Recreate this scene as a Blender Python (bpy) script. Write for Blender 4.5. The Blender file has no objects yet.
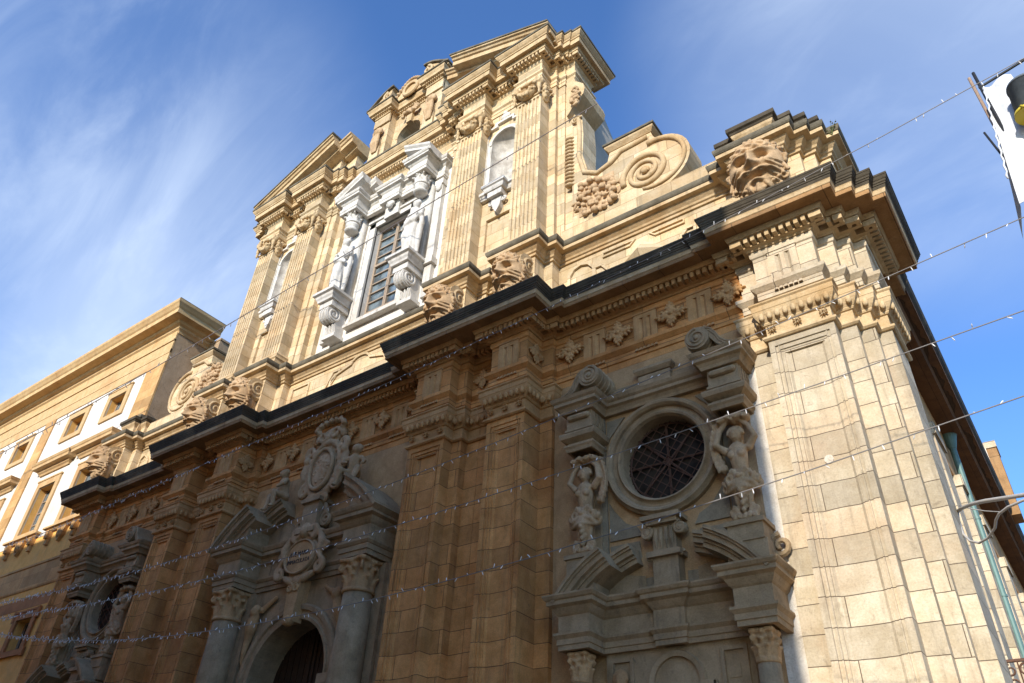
import bpy, bmesh, math, random
from math import sin, cos, pi, radians, sqrt, atan2
from mathutils import Vector, Matrix
random.seed(7)
SC = bpy.context.scene
COL = SC.collection
# ------------------------------------------------------------------ camera
cam_d = bpy.data.cameras.new("camera"); cam = bpy.data.objects.new("camera", cam_d); COL.objects.link(cam)
yaw, pitch, roll, FPX = 0.66265, 0.6345, 0.05717, 748.53
f = Vector((-sin(yaw)*cos(pitch), cos(yaw)*cos(pitch), sin(pitch)))
r0 = Vector((cos(yaw), sin(yaw), 0)); u0 = r0.cross(f)
r = cos(roll)*r0 + sin(roll)*u0; u = -sin(roll)*r0 + cos(roll)*u0
M = Matrix((( r.x, u.x, -f.x, 0), (r.y, u.y, -f.y, -12.0), (r.z, u.z, -f.z, 1.6), (0, 0, 0, 1)))
cam.matrix_world = M
cam_d.sensor_width = 36; cam_d.lens = FPX/1024*36
cam_d.clip_start = .05; cam_d.clip_end = 2000
SC.camera = cam
# ------------------------------------------------------------------ light
SUN_EL, SUN_AZ = radians(22.5), radians(12)      # azimuth measured from straight in front of the facade towards +x
to_sun = Vector((sin(SUN_AZ)*cos(SUN_EL), -cos(SUN_AZ)*cos(SUN_EL), sin(SUN_EL)))
sd = bpy.data.lights.new("sun", 'SUN'); sd.energy = 4.0; sd.angle = radians(.55); sd.color = (1, .94, .83)
so = bpy.data.objects.new("sun", sd); COL.objects.link(so)
so.rotation_euler = to_sun.to_track_quat('Z', 'Y').to_euler(); so.location = (20, -40, 40)
W = bpy.data.worlds.new("World"); SC.world = W; W.use_nodes = True
nt = W.node_tree; N = nt.nodes; L = nt.links; N.clear()
out = N.new('ShaderNodeOutputWorld'); bg = N.new('ShaderNodeBackground'); bg.inputs[1].default_value = .15
sky = N.new('ShaderNodeTexSky'); sky.sky_type = 'NISHITA'; sky.sun_disc = False
sky.sun_elevation = SUN_EL; sky.sun_rotation = atan2(to_sun.x, to_sun.y)
sky.air_density = 1.0; sky.dust_density = .6; sky.ozone_density = 2.2
tc = N.new('ShaderNodeTexCoord')
def wnode(t, **k):
    n = N.new(t)
    for a, b in k.items(): setattr(n, a, b)
    return n
# thin cirrus: stretched noise on the direction vector
mp = wnode('ShaderNodeMapping'); mp.inputs['Rotation'].default_value = (.3, .5, .9); mp.inputs['Scale'].default_value = (.8, 1.7, 1.0)
L.new(tc.outputs['Generated'], mp.inputs[0])
n1 = wnode('ShaderNodeTexNoise'); n1.inputs['Scale'].default_value = 1.5; n1.inputs['Detail'].default_value = 7; n1.inputs['Roughness'].default_value = .45; n1.inputs['Distortion'].default_value = .5
L.new(mp.outputs[0], n1.inputs[0])
def dirmask(v, a, b):
    d = wnode('ShaderNodeVectorMath', operation='DOT_PRODUCT'); nrm = wnode('ShaderNodeVectorMath', operation='NORMALIZE')
    L.new(tc.outputs['Generated'], nrm.inputs[0]); L.new(nrm.outputs[0], d.inputs[0]); d.inputs[1].default_value = Vector(v).normalized()
    m = wnode('ShaderNodeMapRange', interpolation_type='SMOOTHSTEP'); m.inputs[1].default_value = a; m.inputs[2].default_value = b
    L.new(d.outputs['Value'], m.inputs[0]); return m.outputs[0]
def cdir(px, py):
    return f + r*((px-512)/FPX) - u*((py-341.5)/FPX)
m1 = dirmask(cdir(-120, 260), .82, 1.0); m2 = dirmask(cdir(930, 40), .93, 1.0); m3 = dirmask(cdir(10, 400), .93, 1.0)
ad = wnode('ShaderNodeMath', operation='MAXIMUM'); L.new(m1, ad.inputs[0])
mm = wnode('ShaderNodeMath', operation='MULTIPLY'); mm.inputs[1].default_value = .62; L.new(m2, mm.inputs[0]); L.new(mm.outputs[0], ad.inputs[1])
ad2 = wnode('ShaderNodeMath', operation='MAXIMUM'); L.new(ad.outputs[0], ad2.inputs[0]); L.new(m3, ad2.inputs[1])
cr = wnode('ShaderNodeMapRange', interpolation_type='SMOOTHSTEP'); cr.inputs[1].default_value = .12; cr.inputs[2].default_value = .85
L.new(n1.outputs[0], cr.inputs[0])
mp2 = wnode('ShaderNodeMapping'); mp2.inputs['Rotation'].default_value = (.35, -.4, .75); mp2.inputs['Scale'].default_value = (1.2, 4.4, 2.0)
L.new(tc.outputs['Generated'], mp2.inputs[0])
n2 = wnode('ShaderNodeTexNoise'); n2.inputs['Scale'].default_value = 1.9; n2.inputs['Detail'].default_value = 12; n2.inputs['Roughness'].default_value = .60; n2.inputs['Distortion'].default_value = .9
L.new(mp2.outputs[0], n2.inputs[0])
cr2 = wnode('ShaderNodeMapRange', interpolation_type='SMOOTHSTEP'); cr2.inputs[1].default_value = .36; cr2.inputs[2].default_value = .74; L.new(n2.outputs[0], cr2.inputs[0])
sf = wnode('ShaderNodeMath', operation='MULTIPLY'); sf.inputs[1].default_value = .80; L.new(cr.outputs[0], sf.inputs[0])
ws = wnode('ShaderNodeMath', operation='MULTIPLY_ADD'); ws.inputs[1].default_value = .30; L.new(cr2.outputs[0], ws.inputs[0]); L.new(sf.outputs[0], ws.inputs[2])
cl = wnode('ShaderNodeMath', operation='MULTIPLY'); L.new(ws.outputs[0], cl.inputs[0]); L.new(ad2.outputs[0], cl.inputs[1])
c2 = wnode('ShaderNodeMath', operation='MINIMUM'); c2.inputs[1].default_value = .92; L.new(cl.outputs[0], c2.inputs[0])
tint = wnode('ShaderNodeMix', data_type='RGBA', blend_type='MULTIPLY'); tint.inputs[0].default_value = 1
tint.inputs[7].default_value = (.66, .96, 1.36, 1); L.new(sky.outputs[0], tint.inputs[6])
mx = wnode('ShaderNodeMix', data_type='RGBA'); mx.inputs[7].default_value = (3.9, 4.6, 5.7, 1)
L.new(c2.outputs[0], mx.inputs[0]); L.new(tint.outputs[2], mx.inputs[6]); L.new(mx.outputs[2], bg.inputs[0]); L.new(bg.outputs[0], out.inputs[0])
vs = SC.view_settings; vs.view_transform = 'Standard'; vs.look = 'None'; vs.exposure = 0.56; vs.gamma = 1; vs.use_curve_mapping = False
SC.render.engine = 'CYCLES'
SC.cycles.max_bounces = 6; SC.cycles.diffuse_bounces = 4

# ------------------------------------------------------------------ materials
def newmat(name):
    m = bpy.data.materials.new(name); m.use_nodes = True; t = m.node_tree
    b = t.nodes['Principled BSDF']; b.inputs['Roughness'].default_value = .85
    b.inputs['Specular IOR Level'].default_value = .25
    return m, t, b
def nd(t, typ, **k):
    n = t.nodes.new(typ)
    for a, b in k.items(): setattr(n, a, b)
    return n
def mixc(t, fac, a, b, blend='MIX'):
    n = nd(t, 'ShaderNodeMix', data_type='RGBA', blend_type=blend)
    for s, v in ((0, fac), (6, a), (7, b)):
        if isinstance(v, (int, float)): n.inputs[s].default_value = v
        elif isinstance(v, tuple): n.inputs[s].default_value = (*v, 1)
        else: t.links.new(v, n.inputs[s])
    return n.outputs[2]
def ramp(t, inp, a, b):
    n = nd(t, 'ShaderNodeMapRange', interpolation_type='SMOOTHSTEP'); n.inputs[1].default_value = a; n.inputs[2].default_value = b
    t.links.new(inp, n.inputs[0]); return n.outputs[0]
def noise(t, vec, sc, det=5, rough=.6, dist=0):
    n = nd(t, 'ShaderNodeTexNoise'); n.inputs['Scale'].default_value = sc; n.inputs['Detail'].default_value = det
    n.inputs['Roughness'].default_value = rough; n.inputs['Distortion'].default_value = dist
    t.links.new(vec, n.inputs['Vector']); return n.outputs[0]
def mathn(t, op, a, b):
    n = nd(t, 'ShaderNodeMath', operation=op)
    for i, v in enumerate((a, b)):
        if isinstance(v, (int, float)): n.inputs[i].default_value = v
        else: t.links.new(v, n.inputs[i])
    return n.outputs[0]
def stone(name, c1, c2, stain=(.20, .11, .05), stain_amt=.5, dark=(.05, .045, .035), dark_amt=.25, blocks=None, joint=(.05, .03, .018), bump=.5, patch=None, grain=1.0, streak=.3):
    m, t, b = newmat(name)
    g = nd(t, 'ShaderNodeNewGeometry'); pos = g.outputs['Position']
    big = noise(t, pos, .55, 6, .62, .4); mid = noise(t, pos, 2.6, 6, .65, .3); fine = noise(t, pos, 34, 3, .7)
    col = mixc(t, ramp(t, mid, .32, .68), c1, c2)
    hgt = None
    if blocks:
        bw, bh = blocks
        sp = nd(t, 'ShaderNodeSeparateXYZ'); t.links.new(pos, sp.inputs[0])
        sn = nd(t, 'ShaderNodeSeparateXYZ'); t.links.new(g.outputs['True Normal'], sn.inputs[0])
        ax = mathn(t, 'ABSOLUTE', sn.outputs[0], 0); sel = mathn(t, 'GREATER_THAN', ax, .6)
        mxu = nd(t, 'ShaderNodeMix', data_type='FLOAT'); t.links.new(sel, mxu.inputs[0]); t.links.new(sp.outputs[0], mxu.inputs[2]); t.links.new(sp.outputs[1], mxu.inputs[3])
        wob = noise(t, pos, 1.3, 2, .5)
        wz = mathn(t, 'MULTIPLY', mathn(t, 'SUBTRACT', wob, .5), .05)
        cb = nd(t, 'ShaderNodeCombineXYZ'); t.links.new(mxu.outputs[0], cb.inputs[0]); t.links.new(mathn(t, 'ADD', sp.outputs[2], wz), cb.inputs[1])
        br = nd(t, 'ShaderNodeTexBrick'); t.links.new(cb.outputs[0], br.inputs['Vector'])
        br.inputs['Scale'].default_value = 1; br.inputs['Brick Width'].default_value = bw; br.inputs['Row Height'].default_value = bh
        br.inputs['Mortar Size'].default_value = .007; br.inputs['Mortar Smooth'].default_value = .3; br.inputs['Bias'].default_value = 0
        br.inputs['Color1'].default_value = (0, 0, 0, 1); br.inputs['Color2'].default_value = (1, 1, 1, 1); br.inputs['Mortar'].default_value = (.5, .5, .5, 1)
        tone = nd(t, 'ShaderNodeSeparateColor'); t.links.new(br.outputs[0], tone.inputs[0])
        va = mathn(t, 'MULTIPLY_ADD', tone.outputs[0], .58)
        va.node.inputs[2].default_value = .70
        hs = nd(t, 'ShaderNodeVectorMath', operation='SCALE'); t.links.new(col, hs.inputs[0]); t.links.new(va, hs.inputs['Scale'])
        col = hs.outputs[0]
        redd = ramp(t, tone.outputs[0], .78, .9)
        col = mixc(t, mathn(t, 'MULTIPLY', redd, .35), col, stain)
        jf = mathn(t, 'MULTIPLY', br.outputs['Fac'], ramp(t, mid, .18, .42))
        hgt = mathn(t, 'MULTIPLY', jf, -1.0)
    if patch:
        pn = noise(t, pos, patch[1], 3, .5, .2)
        col = mixc(t, ramp(t, pn, patch[2], patch[2]+.05), col, patch[0])
    col = mixc(t, mathn(t, 'MULTIPLY', ramp(t, big, .50, .70), stain_amt), col, stain)
    # rain streaks: noise squeezed in height
    ms = nd(t, 'ShaderNodeMapping'); ms.inputs['Scale'].default_value = (3.2, 3.2, .35); t.links.new(pos, ms.inputs[0])
    st = noise(t, ms.outputs[0], 1.6, 5, .65)
    col = mixc(t, mathn(t, 'MULTIPLY', ramp(t, st, .52, .75), streak), col, dark)
    dk = noise(t, pos, 4.5, 8, .75, .6)
    col = mixc(t, mathn(t, 'MULTIPLY', ramp(t, dk, .56, .72), dark_amt), col, dark)
    col = mixc(t, mathn(t, 'MULTIPLY', ramp(t, fine, .3, .8), .28*grain), col, dark)
    if blocks: col = mixc(t, mathn(t, 'MULTIPLY', jf, .85), col, joint)
    t.links.new(col, b.inputs['Base Color'])
    h = mathn(t, 'ADD', mathn(t, 'MULTIPLY', fine, .25), mathn(t, 'MULTIPLY', dk, .5))
    if hgt is not None: h = mathn(t, 'ADD', h, hgt)
    bp = nd(t, 'ShaderNodeBump'); bp.inputs['Strength'].default_value = bump; bp.inputs['Distance'].default_value = .035
    t.links.new(h, bp.inputs['Height']); t.links.new(bp.outputs[0], b.inputs['Normal'])
    return m
def plain(name, c, rough=.6, metal=0, noise_amt=.3, sc=6, c2=None, bump=.2):
    m, t, b = newmat(name); b.inputs['Roughness'].default_value = rough; b.inputs['Metallic'].default_value = metal
    g = nd(t, 'ShaderNodeNewGeometry'); n = noise(t, g.outputs['Position'], sc, 6, .65)
    c2 = c2 or tuple(x*.45 for x in c)
    t.links.new(mixc(t, mathn(t, 'MULTIPLY', ramp(t, n, .35, .75), noise_amt), c, c2), b.inputs['Base Color'])
    if bump:
        bp = nd(t, 'ShaderNodeBump'); bp.inputs['Strength'].default_value = bump; bp.inputs['Distance'].default_value = .01
        t.links.new(n, bp.inputs['Height']); t.links.new(bp.outputs[0], b.inputs['Normal'])
    return m
MT = {}
MT['low'] = stone('sandstone_shaded', (.72, .345, .115), (.54, .245, .07), stain=(.36, .12, .028), stain_amt=.6, blocks=(1.9, .445), dark_amt=.32, bump=.6)  # shaded lower front: shade and warm bounce light put into the stone's orange
MT['pier'] = stone('sandstone_sunlit', (.61, .505, .36), (.50, .40, .265), stain=(.44, .30, .18), stain_amt=.5, dark=(.14, .105, .07), blocks=(2.7, .445), dark_amt=.45, joint=(.08, .05, .03), bump=.8, streak=.42)  # same stone as the lower front, in a paler sunlit tone
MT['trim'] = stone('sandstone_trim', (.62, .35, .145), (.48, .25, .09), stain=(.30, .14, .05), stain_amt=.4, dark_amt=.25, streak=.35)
MT['up'] = stone('sandstone_honey', (.67, .525, .335), (.57, .42, .235), stain=(.46, .26, .10), stain_amt=.45, blocks=(.95, .42), joint=(.25, .15, .07), dark=(.16, .12, .07), dark_amt=.26, bump=.6, streak=.42)
MT['uptrim'] = stone('sandstone_honey_trim', (.62, .46, .27), (.48, .33, .17), stain=(.42, .23, .08), stain_amt=.55, dark=(.12, .09, .05), dark_amt=.4, bump=.7, streak=.45)
MT['carve'] = stone('sandstone_carved', (.58, .40, .23), (.44, .285, .15), stain=(.32, .17, .07), stain_amt=.5, dark_amt=.4, bump=.8, streak=.3)
MT['crust'] = stone('stone_black_crust', (.085, .066, .042), (.05, .038, .024), stain=(.20, .16, .10), stain_amt=.7, dark_amt=.4, bump=.8, streak=.2)
MT['ledge'] = stone('stone_lichen_ledge', (.19, .16, .11), (.095, .08, .055), stain=(.10, .08, .05), stain_amt=.6, dark=(.04, .035, .02), dark_amt=.7, bump=.8)
MT['grey'] = stone('limestone_grey', (.46, .315, .175), (.31, .21, .11), stain=(.33, .22, .12), stain_amt=.5, dark=(.06, .055, .045), dark_amt=.4, bump=.6, streak=.4)
MT['bay'] = stone('limestone_patched', (.45, .27, .12), (.33, .19, .08), stain=(.34, .23, .13), stain_amt=.5, dark=(.06, .05, .04), dark_amt=.35, bump=.6, patch=((.50, .31, .14), .9, .54))
MT['fig'] = stone('stone_pale_figure', (.55, .37, .21), (.40, .25, .12), stain=(.33, .2, .11), stain_amt=.3, dark=(.09, .06, .04), dark_amt=.35, bump=.6, streak=.25)
MT['white'] = stone('stucco_white', (.74, .70, .63), (.64, .59, .52), stain=(.56, .46, .34), stain_amt=.4, dark=(.42, .36, .28), dark_amt=.15, bump=.35, streak=.2)
MT['whitet'] = stone('marble_white', (.68, .645, .59), (.54, .50, .44), stain=(.50, .41, .30), stain_amt=.4, dark=(.17, .155, .13), dark_amt=.5, bump=.6, streak=.55)
MT['roughw'] = stone('stucco_rough', (.80, .73, .63), (.66, .57, .46), stain=(.48, .36, .24), stain_amt=.4, dark=(.20, .15, .10), dark_amt=.65, bump=1.0)
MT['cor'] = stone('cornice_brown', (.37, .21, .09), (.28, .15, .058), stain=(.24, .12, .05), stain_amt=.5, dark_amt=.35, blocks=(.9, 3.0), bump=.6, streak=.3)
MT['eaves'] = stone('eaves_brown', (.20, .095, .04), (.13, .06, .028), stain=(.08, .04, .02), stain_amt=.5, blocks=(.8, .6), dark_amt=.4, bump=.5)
MT['slate'] = stone('grey_slab', (.36, .275, .17), (.25, .19, .115), stain=(.30, .21, .12), stain_amt=.35, dark=(.08, .07, .055), dark_amt=.4, bump=.5)
MT['niche'] = stone('niche_stucco', (.62, .57, .50), (.36, .32, .27), stain=(.30, .25, .2), stain_amt=.5, dark=(.14, .12, .1), dark_amt=.6, bump=.8)
MT['mortar'] = stone('mortar_ochre', (.60, .365, .17), (.46, .265, .115), stain=(.28, .16, .08), stain_amt=.4, dark_amt=.2, bump=1.0)
MT['yellow'] = stone('plaster_yellow', (.90, .50, .14), (.78, .41, .10), stain=(.48, .33, .17), stain_amt=.3, dark=(.25, .18, .1), dark_amt=.12, bump=.2)
MT['pal'] = stone('palazzo_stone', (.64, .39, .16), (.54, .30, .11), stain=(.42, .21, .07), stain_amt=.5, blocks=(1.1, .5), joint=(.25, .14, .06), dark_amt=.15, bump=.4, streak=.25)
MT['palt'] = stone('palazzo_trim', (.62, .42, .21), (.54, .34, .15), stain=(.42, .2, .07), stain_amt=.5, dark_amt=.15, bump=.3)
MT['rust'] = stone('palazzo_orange_trim', (.50, .22, .08), (.40, .17, .06), stain=(.3, .11, .04), stain_amt=.5, dark_amt=.25, bump=.5)
MT['brick'] = stone('brick_wall', (.46, .20, .09), (.36, .15, .07), blocks=(.30, .10), joint=(.3, .2, .13), stain_amt=.4, bump=.6)
MT['rear'] = stone('render_beige', (.46, .41, .34), (.42, .37, .30), stain=(.36, .28, .2), stain_amt=.3, dark_amt=.1, bump=.15)
MT['pit'] = stone('render_pitted', (.42, .30, .19), (.36, .25, .15), stain=(.30, .19, .1), stain_amt=.5, dark=(.07, .05, .03), dark_amt=.75, bump=1.0)
MT['wood'] = plain('door_wood', (.045, .024, .013), .55, 0, .6, 5)
MT['iron'] = plain('iron_rust', (.13, .065, .04), .7, .2, .5, 20)
MT['frame'] = plain('window_wood', (.36, .27, .19), .6, 0, .4, 12)
MT['green'] = plain('pipe_green', (.12, .20, .18), .45, .1, .25, 3)
MT['black'] = plain('black_rubber', (.02, .02, .022), .5, 0, .2, 30)
MT['bucket'] = plain('bucket_plastic', (.13, .15, .17), .45, 0, .5, 9, (.05, .06, .07))
MT['yel'] = plain('yellow_plastic', (.62, .47, .04), .4, 0, .1, 12)
MT['bulb'] = plain('bulb_plastic', (.80, .77, .74), .35, 0, .1, 12, bump=0)
MT['wire'] = plain('wire_plastic', (.16, .13, .12), .5, 0, .1, 12, bump=0)
MT['string'] = plain('string_wire', (.24, .22, .21), .5, 0, .1, 12, bump=0)
MT['cable'] = plain('cable_grey', (.46, .43, .40), .55, 0, .3, 25, bump=0)
MT['sheet'] = plain('tarp_white', (.66, .66, .66), .6, 0, .5, 5, (.40, .40, .41), .8)
MT['pole'] = plain('pole_wood', (.35, .24, .17), .7, 0, .5, 20)
MT['tile'] = plain('roof_tile', (.30, .15, .08), .8, 0, .6, 9)
MT['asph'] = plain('asphalt', (.055, .053, .05), .9, 0, .4, 3)
MT['pave'] = stone('paving_stone', (.34, .30, .25), (.28, .245, .20), blocks=(.8, .5), dark_amt=.3)
MT['warmwall'] = plain('ochre_render', (.80, .52, .26), .9, 0, .2, 2)
MT['pave'] = stone('paving_stone', (.58, .42, .26), (.50, .35, .21), blocks=(.8, .5), dark_amt=.1)
MT['weed'] = plain('weed_green', (.10, .13, .04), .7, 0, .5, 9, (.16, .11, .04))
def glass(name, c, rough=.08):
    m, t, b = newmat(name); b.inputs['Base Color'].default_value = (*c, 1); b.inputs['Roughness'].default_value = rough
    b.inputs['Specular IOR Level'].default_value = .9
    g = nd(t, 'ShaderNodeNewGeometry'); n = noise(t, g.outputs['Position'], 2.3, 3, .5)
    bp = nd(t, 'ShaderNodeBump'); bp.inputs['Strength'].default_value = .12; bp.inputs['Distance'].default_value = .02
    t.links.new(n, bp.inputs['Height']); t.links.new(bp.outputs[0], b.inputs['Normal'])
    t.links.new(mixc(t, ramp(t, n, .4, .6), c, tuple(x*.4 for x in c)), b.inputs['Base Color'])
    return m
MT['glass'] = glass('window_glass', (.16, .20, .22)); MT['dglass'] = glass('window_glass_dark', (.045, .032, .02), .55); MT['dglass'].node_tree.nodes['Principled BSDF'].inputs['Specular IOR Level'].default_value = .15
# ------------------------------------------------------------------ mesh helpers
class MB:
    """collects shapes, then builds them as ONE mesh object"""
    def __init__(s): s.v = []; s.f = []
    def add(s, vs, fs):
        o = len(s.v); s.v += [tuple(p) for p in vs]; s.f += [tuple(i+o for i in q) for q in fs]; return s
    def box(s, x0, x1, y0, y1, z0, z1):
        if x0 > x1: x0, x1 = x1, x0
        if y0 > y1: y0, y1 = y1, y0
        if z0 > z1: z0, z1 = z1, z0
        return s.add([(x0,y0,z0),(x1,y0,z0),(x1,y1,z0),(x0,y1,z0),(x0,y0,z1),(x1,y0,z1),(x1,y1,z1),(x0,y1,z1)],
                     [(0,3,2,1),(4,5,6,7),(0,1,5,4),(1,2,6,5),(2,3,7,6),(3,0,4,7)])
    def prism(s, poly, z0, z1):                       # plan polygon (x,y) raised in z
        n = len(poly); return s.add([(x,y,z0) for x,y in poly]+[(x,y,z1) for x,y in poly],
            [tuple(range(n-1,-1,-1)), tuple(range(n,2*n))]+[(i,(i+1)%n,(i+1)%n+n,i+n) for i in range(n)])
    def slab(s, poly, y0, y1):                        # front polygon (x,z) given depth in y
        n = len(poly); return s.add([(x,y0,z) for x,z in poly]+[(x,y1,z) for x,z in poly],
            [tuple(range(n)), tuple(range(2*n-1,n-1,-1))]+[((i+1)%n,i,i+n,(i+1)%n+n) for i in range(n)])
    def sweep(s, prof, path, caps=True):              # profile (out,z) carried along a plan path with mitred corners
        P = [Vector(p) for p in path]; n = len(P); offs = []
        for i in range(n):
            ns = []
            for a, b in ((i-1, i), (i, i+1)):
                if 0 <= a and b < n:
                    d = (P[b]-P[a]).normalized(); ns.append(Vector((d.y, -d.x)))
            if len(ns) == 2:
                m = (ns[0]+ns[1]); m = m/max(m.length_squared, 1e-6)*2
            else: m = ns[0]
            offs.append(m)
        k = len(prof); vs = []
        for i in range(n):
            for o, z in prof: vs.append((P[i].x+offs[i].x*o, P[i].y+offs[i].y*o, z))
        fs = [(i*k+j, (i+1)*k+j, (i+1)*k+j+1, i*k+j+1) for i in range(n-1) for j in range(k-1)]
        if caps: fs += [tuple(range(k-1,-1,-1)), tuple(range((n-1)*k, n*k))]
        return s.add(vs, fs)
    def tube(s, pts, rad, n=8, caps=True, flat=1.0):
        P = [Vector(p) for p in pts]; m = len(P)
        if not hasattr(rad, '__len__'): rad = [rad]*m
        vs = []; ref = Vector((0, 0, 1))
        t0 = (P[1]-P[0]).normalized()
        if abs(t0.dot(ref)) > .9: ref = Vector((1, 0, 0))
        nrm = (ref - t0*ref.dot(t0)).normalized()
        for i in range(m):
            t = (P[min(i+1, m-1)]-P[max(i-1, 0)]).normalized()
            nrm = (nrm - t*nrm.dot(t)).normalized(); bn = t.cross(nrm)
            for j in range(n):
                a = 2*pi*j/n; vs.append(P[i]+(nrm*cos(a)+bn*sin(a)*flat)*rad[i])
        fs = [(i*n+j, i*n+(j+1)%n, (i+1)*n+(j+1)%n, (i+1)*n+j) for i in range(m-1) for j in range(n)]
        if caps: fs += [tuple(range(n-1,-1,-1)), tuple(range((m-1)*n, m*n))]
        return s.add(vs, fs)
    def lathe(s, prof, c=(0,0,0), n=24, a0=0, a1=2*pi):
        full = abs(a1-a0-2*pi) < 1e-4; m = n if full else n+1; k = len(prof)
        vs = [(c[0]+r_*cos(a0+(a1-a0)*i/n), c[1]+r_*sin(a0+(a1-a0)*i/n), c[2]+z) for i in range(m) for r_, z in prof]
        fs = [(i*k+j, ((i+1)%m)*k+j, ((i+1)%m)*k+j+1, i*k+j+1) for i in range(n) for j in range(k-1)]
        if full: fs += [tuple(i*k for i in range(m-1,-1,-1)), tuple(i*k+k-1 for i in range(m))]
        return s.add(vs, fs)
    def ring(s, cx, cz, prof, n=48, a0=0, a1=2*pi):   # profile (radius, y) turned about the y axis
        full = abs(a1-a0-2*pi) < 1e-4; m = n if full else n+1; k = len(prof)
        vs = [(cx+r_*cos(a0+(a1-a0)*i/n), y, cz+r_*sin(a0+(a1-a0)*i/n)) for i in range(m) for r_, y in prof]
        fs = [(i*k+j, i*k+j+1, ((i+1)%m)*k+j+1, ((i+1)%m)*k+j) for i in range(n) for j in range(k-1)]
        if not full: fs += [tuple(range(k)), tuple(range((m-1)*k+k-1, (m-1)*k-1, -1))]
        return s.add(vs, fs)
    def ell(s, c, rad, rot=None, n=2):
        bm = bmesh.new(); bmesh.ops.create_icosphere(bm, subdivisions=n, radius=1)
        if not hasattr(rad, '__len__'): rad = (rad, rad, rad)
        R = rot if rot is not None else Matrix.Identity(3)
        vs = [Vector(c)+R@Vector((v.co.x*rad[0], v.co.y*rad[1], v.co.z*rad[2])) for v in bm.verts]
        fs = [tuple(q.index for q in fc.verts) for fc in bm.faces]; bm.free(); return s.add(vs, fs)
    def limb(s, pts, rad, n=10):                      # tapered tube with round joints
        s.tube(pts, rad, n)
        for p, q in zip(pts, rad): s.ell(p, q*1.0, n=2)
        return s
    def spiral(s, c, r0, r1, turns, rad0, rad1, a0=0, sgn=1, plane='xz', y=0, n=40, m=6):
        pts = []; rr = []
        for i in range(n+1):
            t = i/n; a = a0+sgn*turns*2*pi*t; q = r0+(r1-r0)*t
            if plane == 'xz': pts.append((c[0]+q*cos(a), c[1], c[2]+q*sin(a)))
            else: pts.append((c[0], c[1]+q*cos(a), c[2]+q*sin(a)))
            rr.append(rad0+(rad1-rad0)*t)
        return s.tube(pts, rr, m)
    def xf(s, M): s.v = [tuple(M@Vector(p)) for p in s.v]; return s
    def join(s, o, M=None):
        return s.add([(M@Vector(p)) if M else p for p in o.v], o.f)
    def mirror(s):
        s.v = [(-x, y, z) for x, y, z in s.v]; s.f = [tuple(reversed(q)) for q in s.f]; return s
    def mesh(s, name, mat, smooth=False):
        me = bpy.data.meshes.new(name); me.from_pydata(s.v, [], s.f); me.update()
        bm = bmesh.new(); bm.from_mesh(me); bmesh.ops.recalc_face_normals(bm, faces=bm.faces)
        bm.to_mesh(me); bm.free(); me.materials.append(mat)
        if smooth:
            for p in me.polygons: p.use_smooth = True
        return me
def obj(name, me, parent=None, loc=(0,0,0), rz=0):
    o = bpy.data.objects.new(name, me); COL.objects.link(o); o.location = loc; o.rotation_euler = (0, 0, rz)
    if parent: o.parent = parent
    return o
def part(name, mb, mat, parent=None, smooth=False, loc=(0,0,0), rz=0):
    return obj(name, mb.mesh(name, MT[mat], smooth), parent, loc, rz)
def carve(mb, mat, name, vox=.03, it=2, disp=0):
    """fuse the collected primitives into one continuous carved skin"""
    me = mb.mesh(name, MT[mat]); o = bpy.data.objects.new('tmp', me); COL.objects.link(o)
    m = o.modifiers.new('r', 'REMESH'); m.mode = 'VOXEL'; m.voxel_size = vox; m.use_smooth_shade = True
    if it:
        m = o.modifiers.new('s', 'SMOOTH'); m.factor = .5; m.iterations = it
    dg = bpy.context.evaluated_depsgraph_get(); dg.update()
    res = bpy.data.meshes.new_from_object(o.evaluated_get(dg), preserve_all_data_layers=False, depsgraph=dg)
    res.name = name; res.materials.clear(); res.materials.append(MT[mat])
    for p in res.polygons: p.use_smooth = True
    bpy.data.objects.remove(o); bpy.data.meshes.remove(me); return res
def plate(rect, holes, y, depth):
    """upright wall sheet with holes; hole edges run back by depth"""
    bm = bmesh.new(); x0, x1, z0, z1 = rect; es = []
    def loop(pts):
        vs = [bm.verts.new((p[0], y, p[1])) for p in pts]
        return vs, [bm.edges.new((vs[i], vs[(i+1) % len(vs)])) for i in range(len(vs))]
    _, e = loop([(x0,z0),(x1,z0),(x1,z1),(x0,z1)]); es += e; hl = []
    for h in holes:
        vs, e = loop(h); es += e; hl.append(vs)
    bmesh.ops.triangle_fill(bm, use_beauty=True, use_dissolve=False, edges=es)
    for vs in hl:
        bk = [bm.verts.new((v.co.x, y+depth, v.co.z)) for v in vs]; n = len(vs)
        for i in range(n): bm.faces.new((vs[i], vs[(i+1)%n], bk[(i+1)%n], bk[i]))
    bm.verts.ensure_lookup_table(); bm.verts.index_update()
    m = MB(); m.add([v.co[:] for v in bm.verts], [tuple(v.index for v in fc.verts) for fc in bm.faces]); bm.free(); return m
def circ(cx, cz, r_, n=40): return [(cx+r_*cos(2*pi*i/n), cz+r_*sin(2*pi*i/n)) for i in range(n)]
def archpts(cx, z0, zs, r_, n=20): return [(cx-r_, z0), (cx+r_, z0)]+[(cx+r_*cos(pi*i/n), zs+r_*sin(pi*i/n)) for i in range(n+1)]
def tag(o, label=None, cat=None, group=None, kind=None):
    if label: o['label'] = label
    if cat: o['category'] = cat
    if group: o['group'] = group
    if kind: o['kind'] = kind
    return o
def thing(name, loc, label, cat, group=None):
    o = bpy.data.objects.new(name, None); COL.objects.link(o); o.location = loc; o.empty_display_size = .3
    return tag(o, label, cat, group)
def rotm(ax, deg): return Matrix.Rotation(radians(deg), 3, ax)
def mir(path): return [(-x, y) for x, y in reversed(path)]
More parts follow.
